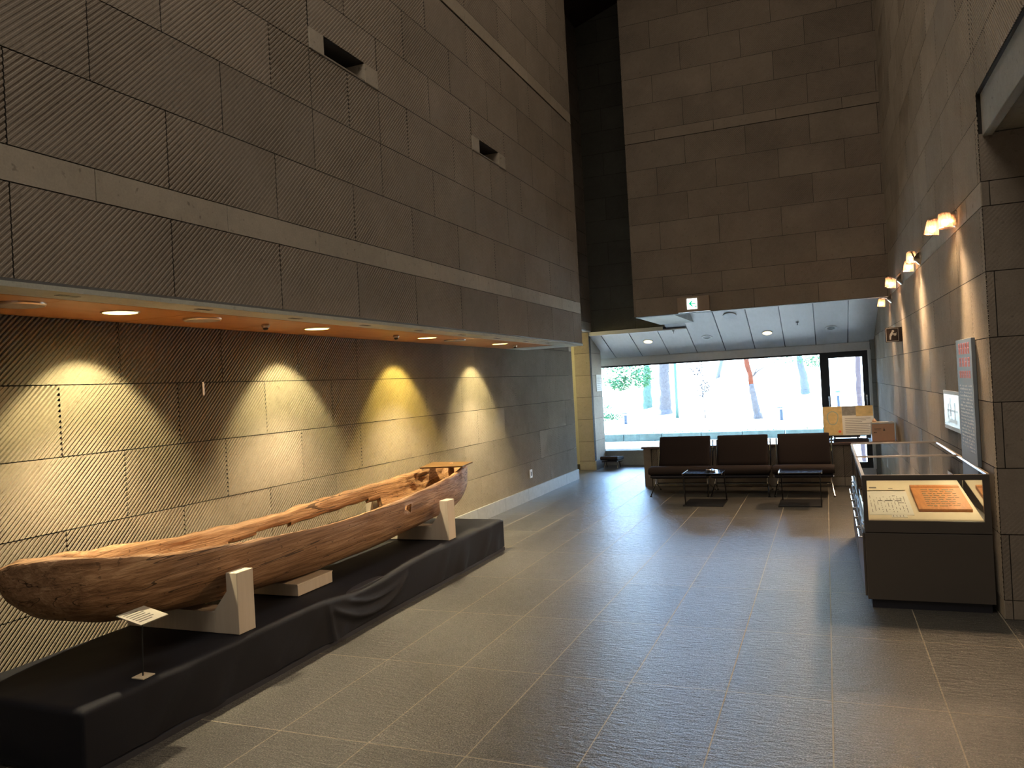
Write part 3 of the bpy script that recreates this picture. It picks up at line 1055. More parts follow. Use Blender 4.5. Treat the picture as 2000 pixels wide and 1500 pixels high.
def cloth():
    x0, x1, y0, y1, z0, z1 = -3.93, -3.05, 2.40, 7.13, 0.032, 0.30
    NY, NX, NZ = 260, 44, 16
    mb = MB()

    def top(fx, fy):
        x, y, z = x0 + (x1 - x0) * fx, y0 + (y1 - y0) * fy, z1
        z += 0.003 + noise.noise(Vector((x * 3, y * 1.3, 1))) * 0.004 + noise.noise(Vector((x * 9, y * 5, 3))) * 0.002
        ed = min(x1 - x, y - y0, y1 - y)
        if ed < 0.03:
            z -= (0.03 - ed) ** 2 / 0.03 * 0.45
        g = math.exp(-((y - 4.72) / 0.42) ** 2) * sstep(-3.34, -3.05, x)
        z -= g * 0.05
        z += 0.004 * g * math.sin(x * 50 + y * 6)
        return Vector((x, y, z))

    def pos(fx, fy, down, side):
        if side == 'top':
            return tuple(top(fx, fy))
        p = top(fx, fy)
        zt = p.z
        p.z = zt - (zt - z0) * down
        if side == 'front':
            y = p.y
            win = min(1, (y - y0) / 0.2, (y1 - y) / 0.2)
            fold = noise.noise(Vector((y * 2.2, down * 0.8, 7)))
            fold2 = max(0, noise.noise(Vector((y * 5.5 + down * 1.2, down * 0.5, 17))))
            dx = (0.010 + 0.016 * fold + 0.026 * fold2) * down ** 0.7
            if abs(y - 4.72) < 0.5:
                q = 1 - abs((y - 4.72) / 0.5)
                arc = down - (0.20 + 0.55 * (1 - ((y - 4.72) / 0.5) ** 2))
                dx += 0.045 * math.exp(-(arc / 0.11) ** 2) * q ** 0.5 * min(1, down * 6)
                a2 = down - (0.10 + 0.30 * (1 - ((y - 4.85) / 0.45) ** 2))
                dx += 0.028 * math.exp(-(a2 / 0.07) ** 2) * q * min(1, down * 6)
            if abs(y - 4.2) < 0.04:
                dx += 0.014 * (1 - abs(y - 4.2) / 0.04) * min(1, down * 3)
            p.x += dx * win
            p.z += 0.012 * noise.noise(Vector((y * 1.7, 0, 5))) * down * win
        else:
            win = min(1, max(0, (x1 - p.x) / 0.15))
            fold = noise.noise(Vector((p.x * 4, down, 11 + fy)))
            sgn = -1 if side == 'near' else 1
            p.y += sgn * ((0.010 + 0.03 * max(0, fold)) * down ** 0.7) * win
        return (p.x, p.y, max(p.z, 0.02))

    def grid(fn, nu, nv, flip):
        b = len(mb.v)
        for i in range(nu + 1):
            for j in range(nv + 1):
                mb.v.append(fn(i / nu, j / nv))
        for i in range(nu):
            for j in range(nv):
                a = b + i * (nv + 1) + j
                q = (a, a + 1, a + nv + 2, a + nv + 1)
                mb.f.append(q[::-1] if flip else q)
                mb.mi.append(0)

    grid(lambda u, v: pos(v, u, 0, 'top'), NY, NX, True)
    grid(lambda u, v: pos(1, u, v, 'front'), NY, NZ, False)
    grid(lambda u, v: pos(u, 0, v, 'near'), NX, NZ, False)
    grid(lambda u, v: pos(u, 1, v, 'far'), NX, NZ, True)
    o = mb.build('platform_cloth', BLACKCLOTH, smooth=True)
    bm = bmesh.new()
    bm.from_mesh(o.data)
    bmesh.ops.remove_doubles(bm, verts=bm.verts, dist=0.0005)
    bmesh.ops.recalc_face_normals(bm, faces=bm.faces)
    bm.to_mesh(o.data)
    bm.free()
    tag(o, 'black cloth draped over the long low platform under the canoe', 'cloth')


cloth()

# small label stand
t = thing('label_stand', 'small tilted label plate on a thin rod, standing on black cloth beside the canoe bow', 'label stand', (-3.12, 2.79, 0.305))
MB().prism([(-3.155, 2.755), (-3.08, 2.755), (-3.085, 2.83), (-3.16, 2.83)], 0.307, 0.312, 2).build('base', PAPER, t)
MB().tube([(-3.12, 2.79, 0.31), (-3.118, 2.795, 0.50), (-3.115, 2.80, 0.592)], 0.0035, 8).build('rod', DARKMET, t)
pm = Matrix.Translation((-3.115, 2.80, 0.597)) @ Matrix.Rotation(math.radians(4), 4, 'Z') @ Matrix.Rotation(math.radians(14), 4, 'Y')
MB().box(-0.075, 0.075, -0.088, 0.088, 0, 0.004).xf(pm).build('plate', plain('label_plate_metal', (0.42, 0.39, 0.32), 0.5), t)
m = MB()
rr = random.Random(3)
for k in range(6):
    x = -0.052 + k * 0.019
    m.box(x, x + 0.007, -0.07, -0.07 + rr.uniform(0.08, 0.13), 0.0042, 0.0046)
m.xf(pm).build('lettering', INK, t)


# ------------------------------------------------------------------ soffit lamps
def downlight(y, i):
    names = ['nearest the camera', 'second from the camera', 'third from the camera, golden yellow', 'farthest of the four lit ones']
    t = thing('downlight', 'lit round recessed ceiling lamp over the canoe, %s' % names[i], 'ceiling lamp', (-3.54, y, 2.126), 'lit lamps in the wooden soffit')
    MB().lathe([(0.098, -0.005), (0.098, 0.0), (0.088, 0.0), (0.088, -0.005), (0.098, -0.005)], (-3.54, y, 2.126), 28, cap=False).build('rim', BRASS, t, smooth=False)
    MB().lathe([(0.088, -0.0035), (0.0, -0.0035)], (-3.54, y, 2.1245), 28, cap=False).build('lens', LAMPY, t)


LY = (3.14, 4.905, 6.655, 8.46)
LC = ((1.0, 0.86, 0.43), (1.0, 0.87, 0.44), (1.0, 0.74, 0.15), (1.0, 0.85, 0.42))
LE = (84, 78, 86, 76)
for i, y in enumerate(LY):
    downlight(y, i)
    light('downlight_beam', 'SPOT', (-3.54, y + 0.07, 2.115), LE[i], LC[i], (math.radians(2), math.radians(22), 0), spot_size=math.radians(86), spot_blend=0.36, shadow_soft_size=0.02)
    light('downlight_glow', 'SPOT', (-3.54, y, 2.115), LE[i] * 0.14, LC[i], (0, math.radians(2), 0), spot_size=math.radians(150), spot_blend=0.75, shadow_soft_size=0.06)
    light('downlight_floor_beam', 'SPOT', (-3.54, y + 0.03, 2.115), LE[i] * 2.1, (1.0, 0.82, 0.55), (0, math.radians(-17), 0), spot_size=math.radians(112), spot_blend=0.5, shadow_soft_size=0.03)
for y, lb in ((2.56, 'nearest the camera'), (3.73, 'between the first two lit lamps'), (7.24, 'beyond the third lit lamp')):
    t = thing('ceiling_speaker', 'unlit round flat grille in the wooden soffit, %s' % lb, 'ceiling grille', (-3.53, y, 2.126), 'round grilles in the wooden soffit')
    MB().lathe([(0.105, -0.014), (0.112, -0.008), (0.112, 0.0)], (-3.53, y, 2.126), 28, cap=False).build('ring', BRASS, t)
    MB().lathe([(0.105, -0.0138), (0.0, -0.0145)], (-3.53, y, 2.126), 28, cap=False).build('grille', ST_PLAIN, t)
for y, lb in ((4.33, 'left of the second lit lamp'), (6.08, 'left of the third lit lamp'), (8.95, 'beyond the farthest lit lamp')):
    t = thing('smoke_detector', 'small round detector hanging from the wooden soffit, %s' % lb, 'detector', (-3.545, y, 2.126), 'detectors on the wooden soffit')
    MB().lathe([(0.024, 0.0), (0.028, -0.012), (0.022, -0.024)], (-3.545, y, 2.126), 18).build('base', BRASS, t)
    MB().lathe([(0.014, -0.024), (0.020, -0.032), (0.010, -0.040)], (-3.545, y, 2.126), 14).build('sensor', BLACKM, t)

# outlet and hook on the left wall
t = thing('wall_outlet', 'small white outlet plate low on the carved left wall', 'outlet', (-3.975, 10.38, 0.36))
MB().box(-3.981, -3.966, 10.33, 10.43, 0.30, 0.42).build('plate', WHITE, t, bevel=0.003)
MB().box(-3.966, -3.964, 10.365, 10.395, 0.33, 0.39).build('socket', INK, t)
t = thing('wall_hook', 'small pale strip hanging from a joint of the carved left wall above the canoe', 'hook', (-3.975, 4.17, 1.74))
MB().box(-3.982, -3.972, 4.165, 4.185, 1.66, 1.755).build('strip', BRASS, t, bevel=0.002)

# ------------------------------------------------------------------ exit sign
t = thing('exit_sign', 'lit green arrow exit sign in a stone-coloured box on the end wall', 'exit sign', (-1.74, 11.6, 2.57))
MB().box(-1.975, -1.515, 11.55, 11.665, 2.567, 2.79).build('housing', plain('sign_housing', (0.36, 0.27, 0.2), 0.6), t, bevel=0.003)
MB().box(-1.832, -1.688, 11.545, 11.551, 2.606, 2.760).build('lit_panel', SIGNW, t)
m = MB()
m.prism([(-1.808, 2.686), (-1.765, 2.728), (-1.748, 2.728), (-1.772, 2.692), (-1.708, 2.692), (-1.708, 2.681), (-1.772, 2.681), (-1.742, 2.640), (-1.760, 2.640)], 11.542, 11.546, 1)
m.build('arrow', GREEN, t)
m = MB().prism([(-1.727, 2.622), (-1.719, 2.622), (-1.712, 2.640), (-1.716, 2.652), (-1.724, 2.645)], 11.542, 11.546, 1)
m.prism([(-1.709, 2.622), (-1.697, 2.622), (-1.697, 2.652), (-1.709, 2.652)], 11.543, 11.546, 1)
m.build('running_figure', GREEN, t)

# ------------------------------------------------------------------ lounge ceiling fittings
for (x, y, on, lb) in ((-3.03, 14.37, True, 'left'), (-0.92, 14.37, True, 'right')):
    z = cz(y)
    t = thing('ceiling_downlight', 'lit round lamp in the sloping pale lounge ceiling, %s one' % lb, 'ceiling lamp', (x, y, z), 'lit lamps in the lounge ceiling')
    R = Matrix.Translation((x, y, z)) @ Matrix.Rotation(-math.atan(sl_), 4, 'X')
    MB().lathe([(0.095, -0.006), (0.095, 0.0), (0.078, 0.0), (0.078, -0.006), (0.095, -0.006)], (0, 0, 0), 24, cap=False).xf(R).build('rim', WHITE, t)
    MB().lathe([(0.078, -0.004), (0.0, -0.004)], (0, 0, 0), 24, cap=False).xf(R).build('lens', LAMPW, t)
    light('lounge_lamp', 'SPOT', (x, y, z - 0.02), 9, (1.0, 0.75, 0.45), (0, 0, 0), spot_size=math.radians(110), spot_blend=0.5, shadow_soft_size=0.05)
for (x, y, lb) in ((-1.96, 14.37, 'between the two lit lamps'), (0.12, 14.36, 'rightmost')):
    z = cz(y)
    t = thing('ceiling_downlight', 'unlit recessed lamp with a dark centre in the lounge ceiling, %s' % lb, 'ceiling lamp', (x, y, z), 'unlit lamps in the lounge ceiling')
    R = Matrix.Translation((x, y, z)) @ Matrix.Rotation(-math.atan(sl_), 4, 'X')
    MB().lathe([(0.098, -0.005), (0.098, 0.0), (0.062, 0.0), (0.062, -0.005), (0.098, -0.005)], (0, 0, 0), 24, cap=False).xf(R).build('rim', WHITE, t)
    MB().lathe([(0.062, -0.001), (0.0, -0.001)], (0, 0, 0), 24, cap=False).xf(R).build('recess', BLACKM, t)
x, y = -1.455, 13.57
z = cz(y)
t = thing('ceiling_speaker', 'round white flat disc in the lounge ceiling just under the exit sign', 'ceiling speaker', (x, y, z))
R = Matrix.Translation((x, y, z)) @ Matrix.Rotation(-math.atan(sl_), 4, 'X')
MB().lathe([(0.112, 0.0), (0.108, -0.012), (0.0, -0.014)], (0, 0, 0), 28).xf(R).build('cover', GREYTRIM, t)
for (x, y, lb) in ((-2.49, 14.0, 'left of the unlit middle lamp'), (-0.407, 14.04, 'right of the lit right lamp')):
    z = cz(y)
    t = thing('sprinkler_head', 'tiny dark sprinkler in the pale lounge ceiling, %s' % lb, 'sprinkler', (x, y, z), 'sprinklers in the lounge ceiling')
    MB().lathe([(0.022, 0.005), (0.022, -0.006), (0.007, -0.012), (0.006, -0.04), (0.018, -0.044), (0.0, -0.046)], (x, y, z), 14).build('head', BLACKM, t)

# notice on the column
t = thing('notice_sheet', 'white paper notice on the stone column left of the lounge window', 'notice', (-4.02, 14.4, 1.6))
MB().box(-4.028, -4.022, 14.23, 14.585, 1.445, 1.76).build('sheet', PAPERW, t)
m = MB()
for k in range(7):
    m.box(-4.0218, -4.0212, 14.27, 14.54 - 0.03 * (k % 3), 1.48 + k * 0.035, 1.486 + k * 0.035)
m.build('lettering', GREYINK, t)


# ------------------------------------------------------------------ lounge furniture
def lounge_chair(x0, x1, label, dz=0.0):
    t = thing('lounge_chair', label, 'lounge chair', ((x0 + x1) / 2, 11.0, 0), 'lounge chairs in front of the low partition')
    w_ = x1 - x0

    def cushion(prof, xa, xb, rnd):
        """prof: closed 2-D outline in (y, z); softened toward both ends"""
        mb = MB()
        cy = sum(p[0] for p in prof) / len(prof)
        cz_ = sum(p[1] for p in prof) / len(prof)
        st = [(0.0, 0.80), (0.012, 0.92), (0.035, 1.0)]
        sec = [(xa + d, s) for d, s in st] + [(xa + (xb - xa) * k / 6, 1.0 + 0.02 * math.sin(k)) for k in range(1, 6)] + [(xb - d, s) for d, s in reversed(st)]
        n = len(prof)
        for x, s in sec:
            for (py, pz) in prof:
                mb.v.append((x, cy + (py - cy) * (1 - (1 - s) * rnd[0]), cz_ + (pz - cz_) * (1 - (1 - s) * rnd[1])))
        for i in range(len(sec) - 1):
            for k in range(n):
                k2 = (k + 1) % n
                mb.f.append((i * n + k, i * n + k2, (i + 1) * n + k2, (i + 1) * n + k))
                mb.mi.append(0)
        mb.f.append(tuple(reversed(range(n))))
        mb.f.append(tuple((len(sec) - 1) * n + k for k in range(n)))
        mb.mi += [0, 0]
        return mb

    seat = [(10.60, 0.30), (10.575, 0.33), (10.58, 0.375), (10.62, 0.40), (10.75, 0.405), (11.0, 0.375), (11.17, 0.345), (11.2, 0.30), (11.0, 0.29), (10.75, 0.30)]
    cushion(seat, x0, x1, (0.05, 0.9)).build('seat', FABRIC, t, smooth=True)
    back = [(11.12, 0.34), (11.19, 0.33), (11.24, 0.42), (11.33, 0.60), (11.38, 0.735), (11.36, 0.765), (11.31, 0.765), (11.27, 0.73), (11.20, 0.58), (11.14, 0.42)]
    cushion(back, x0 + 0.045, x1 - 0.045, (0.9, 0.08)).build('backrest', FABRIC, t, smooth=True)
    sl2 = [(10.62, 0.255), (10.60, 0.275), (10.64, 0.295), (10.9, 0.285), (11.2, 0.275), (11.2, 0.25), (10.9, 0.235), (10.75, 0.23)]
    cushion(sl2, x0 + 0.02, x1 - 0.02, (0.05, 0.5)).build('seat_sling', SLING, t, smooth=True)
    for x in (x0 + 0.02, x1 - 0.02):
        MB().tube([(x, 10.62, 0.27), (x, 10.95, 0.235), (x, 11.2, 0.25), (x, 11.30, 0.45), (x, 11.40, 0.70)], 0.009, 8).build('side_frame', CHROME, t)
    f = MB().tube([(x0 + 0.06, 10.86, 0.15), (x1 - 0.06, 10.86, 0.15)], 0.011, 8)
    f.build('stretcher', CHROME, t)
    for x, s in ((x0 + 0.05, -1), (x1 - 0.05, 1)):
        MB().tube([(x, 10.86, 0.25), (x + 0.01 * s, 10.84, 0.14), (x + 0.035 * s, 10.62, 0.012)], 0.009, 8).build('leg', CHROME, t)
        MB().tube([(x, 10.90, 0.25), (x + 0.01 * s, 10.93, 0.14), (x + 0.035 * s, 11.30, 0.012)], 0.009, 8).build('leg', CHROME, t)
    for x in (x0 + 0.015, x1 - 0.015):
        for yy in (10.62, 11.30):
            MB().lathe([(0.014, 0.0), (0.014, 0.012)], (x, yy, 0.0), 10).build('glide', BLACKM, t)
    return t


lounge_chair(-2.33, -1.53, 'brown upholstered lounge chair, leftmost of the three in front of the low partition')
lounge_chair(-1.515, -0.75, 'brown upholstered lounge chair in the middle of the three in front of the low partition')
lounge_chair(-0.71, 0.04, 'brown upholstered lounge chair, rightmost of the three, nearest the display cases')


def side_table(x0, x1, posts, label):
    t = thing('side_table', label, 'side table', ((x0 + x1) / 2, 10.0, 0), 'low black side tables')
    xm = x0
    MB().box(x0 + 0.01, x1 - 0.01, 9.74, 10.16, 0.408, 0.42).build('table_top', BLACKG, t, bevel=0.003)
    MB().box(x0, x0 + 0.01, 9.74, 10.16, 0.404, 0.424).build('edge_strip', CHROME, t)
    MB().box(x1 - 0.01, x1, 9.74, 10.16, 0.404, 0.424).build('edge_strip', CHROME, t)
    MB().box(x0 - 0.02, x1 - 0.02, 9.82, 10.36, 0.0, 0.014).build('base_plate', BLACKM, t, bevel=0.002)
    for (x, ya, yb) in posts:
        MB().prism([(ya - 0.017, 0.014), (ya + 0.017, 0.014), (yb + 0.017, 0.406), (yb - 0.017, 0.406)], x - 0.006, x + 0.006, 0).build('post', BLACKM, t)
    return t


side_table(-1.725, -1.235, ((-1.715, 9.86, 9.78), (-1.262, 10.28, 10.10)), 'low black side table, left one, between the left and middle lounge chairs')
side_table(-0.59, -0.10, ((-0.58, 10.28, 10.10), (-0.128, 9.86, 9.78)), 'low black side table in front of the rightmost lounge chair')
t = thing('bright_spot_dish', 'small shiny dish standing in for a bright spot on the left black side table', 'dish', (-1.40, 9.95, 0.4205))
MB().lathe([(0.0, 0.001), (0.05, 0.001), (0.06, 0.022), (0.066, 0.022), (0.056, 0.0002), (0.0, 0.0002)][::-1], (-1.40, 9.95, 0.4207), 20).build('bowl', CHROME, t)  # chrome dish made up to give a bright spot on the table
# bench by the window at the left
t = thing('lounge_bench', 'dark cushioned lounge seat showing behind the stone column', 'lounge chair', (-3.9, 14.2, 0))
MB().prism([(13.95, 0.24), (14.40, 0.20), (14.43, 0.17), (14.40, 0.14), (13.95, 0.17), (13.92, 0.205)], -4.25 + 0.30, -3.62, 0).build('seat', FABRIC, t, bevel=0.012)
MB().prism([(13.97, 0.15), (14.38, 0.12), (14.38, 0.10), (13.97, 0.13)], -3.93, -3.64, 0).build('seat_sling', SLING, t)
m = MB().tube([(-3.63, 13.97, 0.15), (-3.62, 14.40, 0.12)], 0.012, 8).tube([(-3.63, 14.38, 0.12), (-3.93, 14.38, 0.12)], 0.012, 8)
m.build('side_frame', CHROME, t)
for x in (-3.92, -3.66):
    MB().tube([(x, 14.12, 0.13), (x, 14.08, 0.005)], 0.009, 8).build('leg', CHROME, t)
    MB().tube([(x, 14.22, 0.13), (x, 14.30, 0.005)], 0.009, 8).build('leg', CHROME, t)

# things on the partition cap
t = thing('information_board', 'tilted printed map and text board standing on the partition beside the window', 'information board', (0.26, 12.05, 0.60))
tilt = math.radians(-28)
R = Matrix.Translation((0.265, 11.98, 0.675)) @ Matrix.Rotation(tilt, 4, 'X')
MB().box(-0.335, 0.325, 0, 0.012, 0, 0.455).xf(R).build('panel', PAPERW, t, bevel=0.002)
MB().box(-0.332, -0.085, -0.002, 0, 0.003, 0.452).xf(R).build('map_print', GOLD, t)
m = MB()
for k in range(40):
    a0, a1 = 2 * math.pi * k / 40, 2 * math.pi * (k + 1) / 40
    rx, rz = 0.075 + 0.006 * math.sin(3 * a0), 0.115 + 0.008 * math.cos(2 * a0)
    rx1, rz1 = 0.075 + 0.006 * math.sin(3 * a1), 0.115 + 0.008 * math.cos(2 * a1)
    m.face([(-0.21 + rx * math.cos(a0), -0.0035, 0.27 + rz * math.sin(a0)), (-0.21 + rx1 * math.cos(a1), -0.0035, 0.27 + rz1 * math.sin(a1)),
            (-0.21 + 0.86 * rx1 * math.cos(a1), -0.0035, 0.27 + 0.9 * rz1 * math.sin(a1)), (-0.21 + 0.86 * rx * math.cos(a0), -0.0035, 0.27 + 0.9 * rz * math.sin(a0))])
m.xf(R).build('map_outline', TEALINK, t)
MB().lathe([(0.02, -0.003), (0.0, -0.0032)], (-0.125, 0, 0.055), 16, 1).xf(R).build('red_seal', REDINK, t)
MB().box(-0.083, 0.10, -0.002, 0, 0.305, 0.452).xf(R).build('photo_print', plain('grey_photo', (0.25, 0.24, 0.22), 0.6, 0, 0.4, 0.5, 30), t)
MB().box(0.10, 0.322, -0.002, 0, 0.29, 0.452).xf(R).build('landscape_print', GOLD, t)
m = MB()
rr = random.Random(5)
for k in range(9):
    m.box(-0.05, -0.05 + rr.uniform(0.22, 0.34), -0.003, -0.001, 0.03 + k * 0.028, 0.036 + k * 0.028)
m.xf(R).build('lettering', GREYINK, t)
m = MB().box(0.0, 0.44, 12.0, 12.24, 0.603, 0.615)
m.prism([(12.02, 0.615), (12.06, 0.615), (12.14, 0.86), (12.12, 0.86)], 0.06, 0.08, 0).prism([(12.02, 0.615), (12.06, 0.615), (12.14, 0.86), (12.12, 0.86)], 0.36, 0.38, 0)
m.box(0.05, 0.40, 11.93, 11.99, 0.645, 0.672).box(0.06, 0.08, 11.98, 12.03, 0.615, 0.66).box(0.36, 0.38, 11.98, 12.03, 0.615, 0.66)
m.build('stand', BLACKM, t)
t = thing('leaflet_tray', 'flat dark tray on the partition cap under the tilted board', 'tray', (0.27, 11.8, 0.60))
MB().box(0.05, 0.50, 11.72, 11.93, 0.602, 0.612).build('tray_base', SKIRT, t)
m = MB().box(0.05, 0.50, 11.72, 11.728, 0.612, 0.632).box(0.05, 0.50, 11.922, 11.93, 0.612, 0.632).box(0.05, 0.058, 11.728, 11.922, 0.612, 0.632).box(0.492, 0.50, 11.728, 11.922, 0.612, 0.632)
m.build('tray_rim', SKIRT, t)
t = thing('donation_box', 'salmon-fronted box with a pale rim standing on the partition beside the right wall', 'box', (0.68, 11.85, 0.60))
MB().box(0.545, 0.822, 11.75, 11.755, 0.602, 0.835).build('front_card', PINK, t)
m = MB().box(0.54, 0.545, 11.75, 11.98, 0.602, 0.85).box(0.822, 0.827, 11.75, 11.98, 0.602, 0.85).box(0.545, 0.822, 11.97, 11.975, 0.602, 0.85).box(0.545, 0.822, 11.755, 11.97, 0.602, 0.612)
m.build('box_body', WHITE, t)
m = MB().box(0.538, 0.829, 11.745, 11.755, 0.835, 0.852).box(0.538, 0.829, 11.975, 11.982, 0.845, 0.855)
m.build('rim', WHITE, t)
m = MB().box(0.565, 0.583, 11.7475, 11.75, 0.712, 0.722).box(0.586, 0.60, 11.7475, 11.75, 0.712, 0.722)
m.prism([(0.68, 0.74), (0.71, 0.74), (0.70, 0.76), (0.695, 0.79), (0.69, 0.76)], 11.7475, 11.75, 1)
m.box(0.57, 0.66, 11.7475, 11.75, 0.765, 0.769).box(0.58, 0.65, 11.7475, 11.75, 0.752, 0.755)
m.build('lettering', INK, t)
t = thing('ceramic_figurine', 'small pinkish rounded object on top of the donation box', 'ornament', (0.60, 11.87, 0.856))
MB().lathe([(0.0, 0.05), (0.012, 0.044), (0.016, 0.032), (0.026, 0.022), (0.03, 0.01), (0.024, 0.0)], (0.585, 11.88, 0.8555), 16).build('body', PINK, t, smooth=True)
MB().box(0.56, 0.76, 11.80, 11.94, 0.848, 0.8552).build('lid', PAPER, t)


# ------------------------------------------------------------------ display cases
def display_case(y0, y1, label, x0=0.185, x1=0.925):
    t = thing('display_case', label, 'display case', ((x0 + x1) / 2, y0, 0), 'brown display cases along the right wall')
    MB().box(x0 + 0.025, x1 - 0.02, y0 + 0.02, y1 - 0.002, 0, 0.06).build('plinth', CASEK, t)
    MB().box(x0, x1, y0, y1 - 0.001, 0.06, 0.503).build('cabinet_body', CASEM, t, bevel=0.002)
    # frame band, posts and top frame
    m = MB().box(x0, x1, y0, y1 - 0.001, 0.509, 0.584)
    m.box(x0, x0 + 0.028, y0, y0 + 0.028, 0.584, 0.853).box(x1 - 0.038, x1, y0, y0 + 0.028, 0.584, 0.853)
    m.box(x0, x0 + 0.028, y1 - 0.029, y1 - 0.001, 0.584, 0.853).box(x1 - 0.038, x1, y1 - 0.029, y1 - 0.001, 0.584, 0.853)
    m.build('case_frame', CASEM, t)
    m = MB().box(x0 - 0.002, x1, y0 - 0.003, y0 + 0.02, 0.853, 0.887).box(x0 - 0.002, x1, y1 - 0.02, y1 - 0.001, 0.853, 0.887)
    m.box(x0 - 0.002, x0 + 0.018, y0 + 0.02, y1 - 0.02, 0.853, 0.887).box(x1 - 0.02, x1, y0 + 0.02, y1 - 0.02, 0.853, 0.887)
    m.build('top_frame', CASEM, t)
    m = MB().box(x0 + 0.003, x1, y0, y0 + 0.006, 0.887, 0.890).box(x0 + 0.003, x1, y1 - 0.012, y1 - 0.001, 0.887, 0.894).box(x1 - 0.018, x1, y0 + 0.006, y1 - 0.012, 0.887, 0.894)
    m.build('metal_edge', BRASS, t)
    MB().box(x0 + 0.018, x1 - 0.021, y0 + 0.021, y1 - 0.021, 0.880, 0.887).build('glass_top', CASEGLASS, t)
    MB().box(x0 + 0.028, x1 - 0.038, y0 + 0.006, y0 + 0.012, 0.584, 0.853).build('front_glass', CASEGLASS, t)
    MB().box(x0 + 0.006, x0 + 0.012, y0 + 0.028, y1 - 0.03, 0.584, 0.853).build('side_glass', CASEGLASS, t)
    MB().box(x1 - 0.014, x1 - 0.008, y0 + 0.028, y1 - 0.03, 0.584, 0.853).build('back_panel', MIRROR, t)
    n = 3
    for k in range(n):
        a = y0 + 0.03 + (y1 - y0 - 0.06) * k / n
        b = y0 + 0.03 + (y1 - y0 - 0.06) * (k + 1) / n
        d = MB().box(x0 - 0.014, x0 - 0.001, a + 0.004, b - 0.004, 0.075, 0.495).build('door', CASEM, t, bevel=0.002)
        h = MB().tube([(x0 - 0.014, a + 0.05, 0.46), (x0 - 0.032, a + 0.05, 0.46), (x0 - 0.032, b - 0.05, 0.46), (x0 - 0.014, b - 0.05, 0.46)], 0.005, 6)
        h.build('door_handle', CHROME, d)
    m = MB().box(x0 - 0.010, x0 - 0.001, y0 + 0.02, y1 - 0.02, 0.520, 0.530).box(x0 - 0.010, x0 - 0.001, y0 + 0.02, y1 - 0.02, 0.566, 0.576)
    for k in range(4):
        yy = y0 + 0.1 + k * (y1 - y0 - 0.2) / 3
        m.box(x0 - 0.016, x0 - 0.001, yy, yy + 0.02, 0.51, 0.54)
    m.build('edge_rail', CHROME, t)
    # sloping paper deck
    MB().prism([(y0 + 0.03, 0.585), (y1 - 0.031, 0.585), (y1 - 0.031, 0.60 + (y1 - y0 - 0.3) * 0.13), (y0 + 0.04, 0.592)], x0 + 0.03, x1 - 0.04, 0).build('display_deck', PAPER, t)
    return t


display_case(5.70, 6.92, 'brown glass-topped display case nearest the camera, holding an orange carved wooden block')
display_case(6.921, 8.15, 'brown glass-topped display case farther along the right wall, adjoining the near one')
for y0, e in ((5.70, 1), (6.921, 1)):
    light('case_fill_light', 'AREA', (0.86, y0 + 0.61, 0.845), 1.6 * e, (1.0, 0.80, 0.52), (0, math.radians(38), 0), shape='RECTANGLE', size=0.03, size_y=1.05)  # strip light added to brighten the case interior


def printing_block(y0, ln, x0, x1, lift, label):
    sl3 = 0.13
    t = thing('printing_block', label, 'wooden block', ((x0 + x1) / 2, y0, 0.60), 'carved wooden blocks in the display cases')
    base = 0.594 + lift
    R = Matrix.Translation(((x0 + x1) / 2, y0, base)) @ Matrix.Rotation(math.atan(sl3), 4, 'X')
    w_ = (x1 - x0) / 2
    MB().box(-w_, w_, 0, ln, 0.0, 0.032).xf(R).build('block', BLOCKW, t, bevel=0.004)
    m = MB()
    rr = random.Random(int(y0 * 100))
    nrow = 9
    for k in range(nrow):
        yy = 0.07 + k * (ln - 0.16) / nrow
        x = -w_ * 0.62
        while x < w_ * 0.6:
            l = rr.uniform(0.012, 0.05)
            m.box(x, x + l, yy + rr.uniform(-0.006, 0.006), yy + 0.010 + rr.uniform(0, 0.008), 0.0325, 0.0345)
            x += l + rr.uniform(0.006, 0.02)
    m.xf(R).build('carved_lettering', plain('worn_carving', (0.36, 0.30, 0.2), 0.7), t)
    m = MB().box(-w_ * 0.98, w_ * 0.98, ln - 0.075, ln - 0.055, 0.0325, 0.037)
    m.xf(R).build('raised_batten', BLOCKW, t)
    return t


printing_block(5.915, 0.62, 0.535, 0.855, 0.006, 'orange-brown carved wooden block in the near display case')
printing_block(7.05, 0.7, 0.42, 0.72, 0.01, 'orange-brown carved wooden block in the far display case')


def flat_sheet(name, label, x0, x1, y0, y1, mat, lines, yc, grp=None, cat='document'):
    t = thing(name, label, cat, ((x0 + x1) / 2, y0, 0.60), grp)
    R = Matrix.Translation((0, yc, 0.594)) @ Matrix.Rotation(math.atan(0.13), 4, 'X')
    MB().box(x0, x1, y0 - yc, y1 - yc, 0.0015, 0.0035).xf(R).build('sheet', mat, t)
    m = MB()
    for (a, b, c, d) in lines:
        m.box(x0 + a, x0 + b, y0 - yc + c, y0 - yc + d, 0.0036, 0.0042)
    m.xf(R).build('lettering', INK, t)
    return t


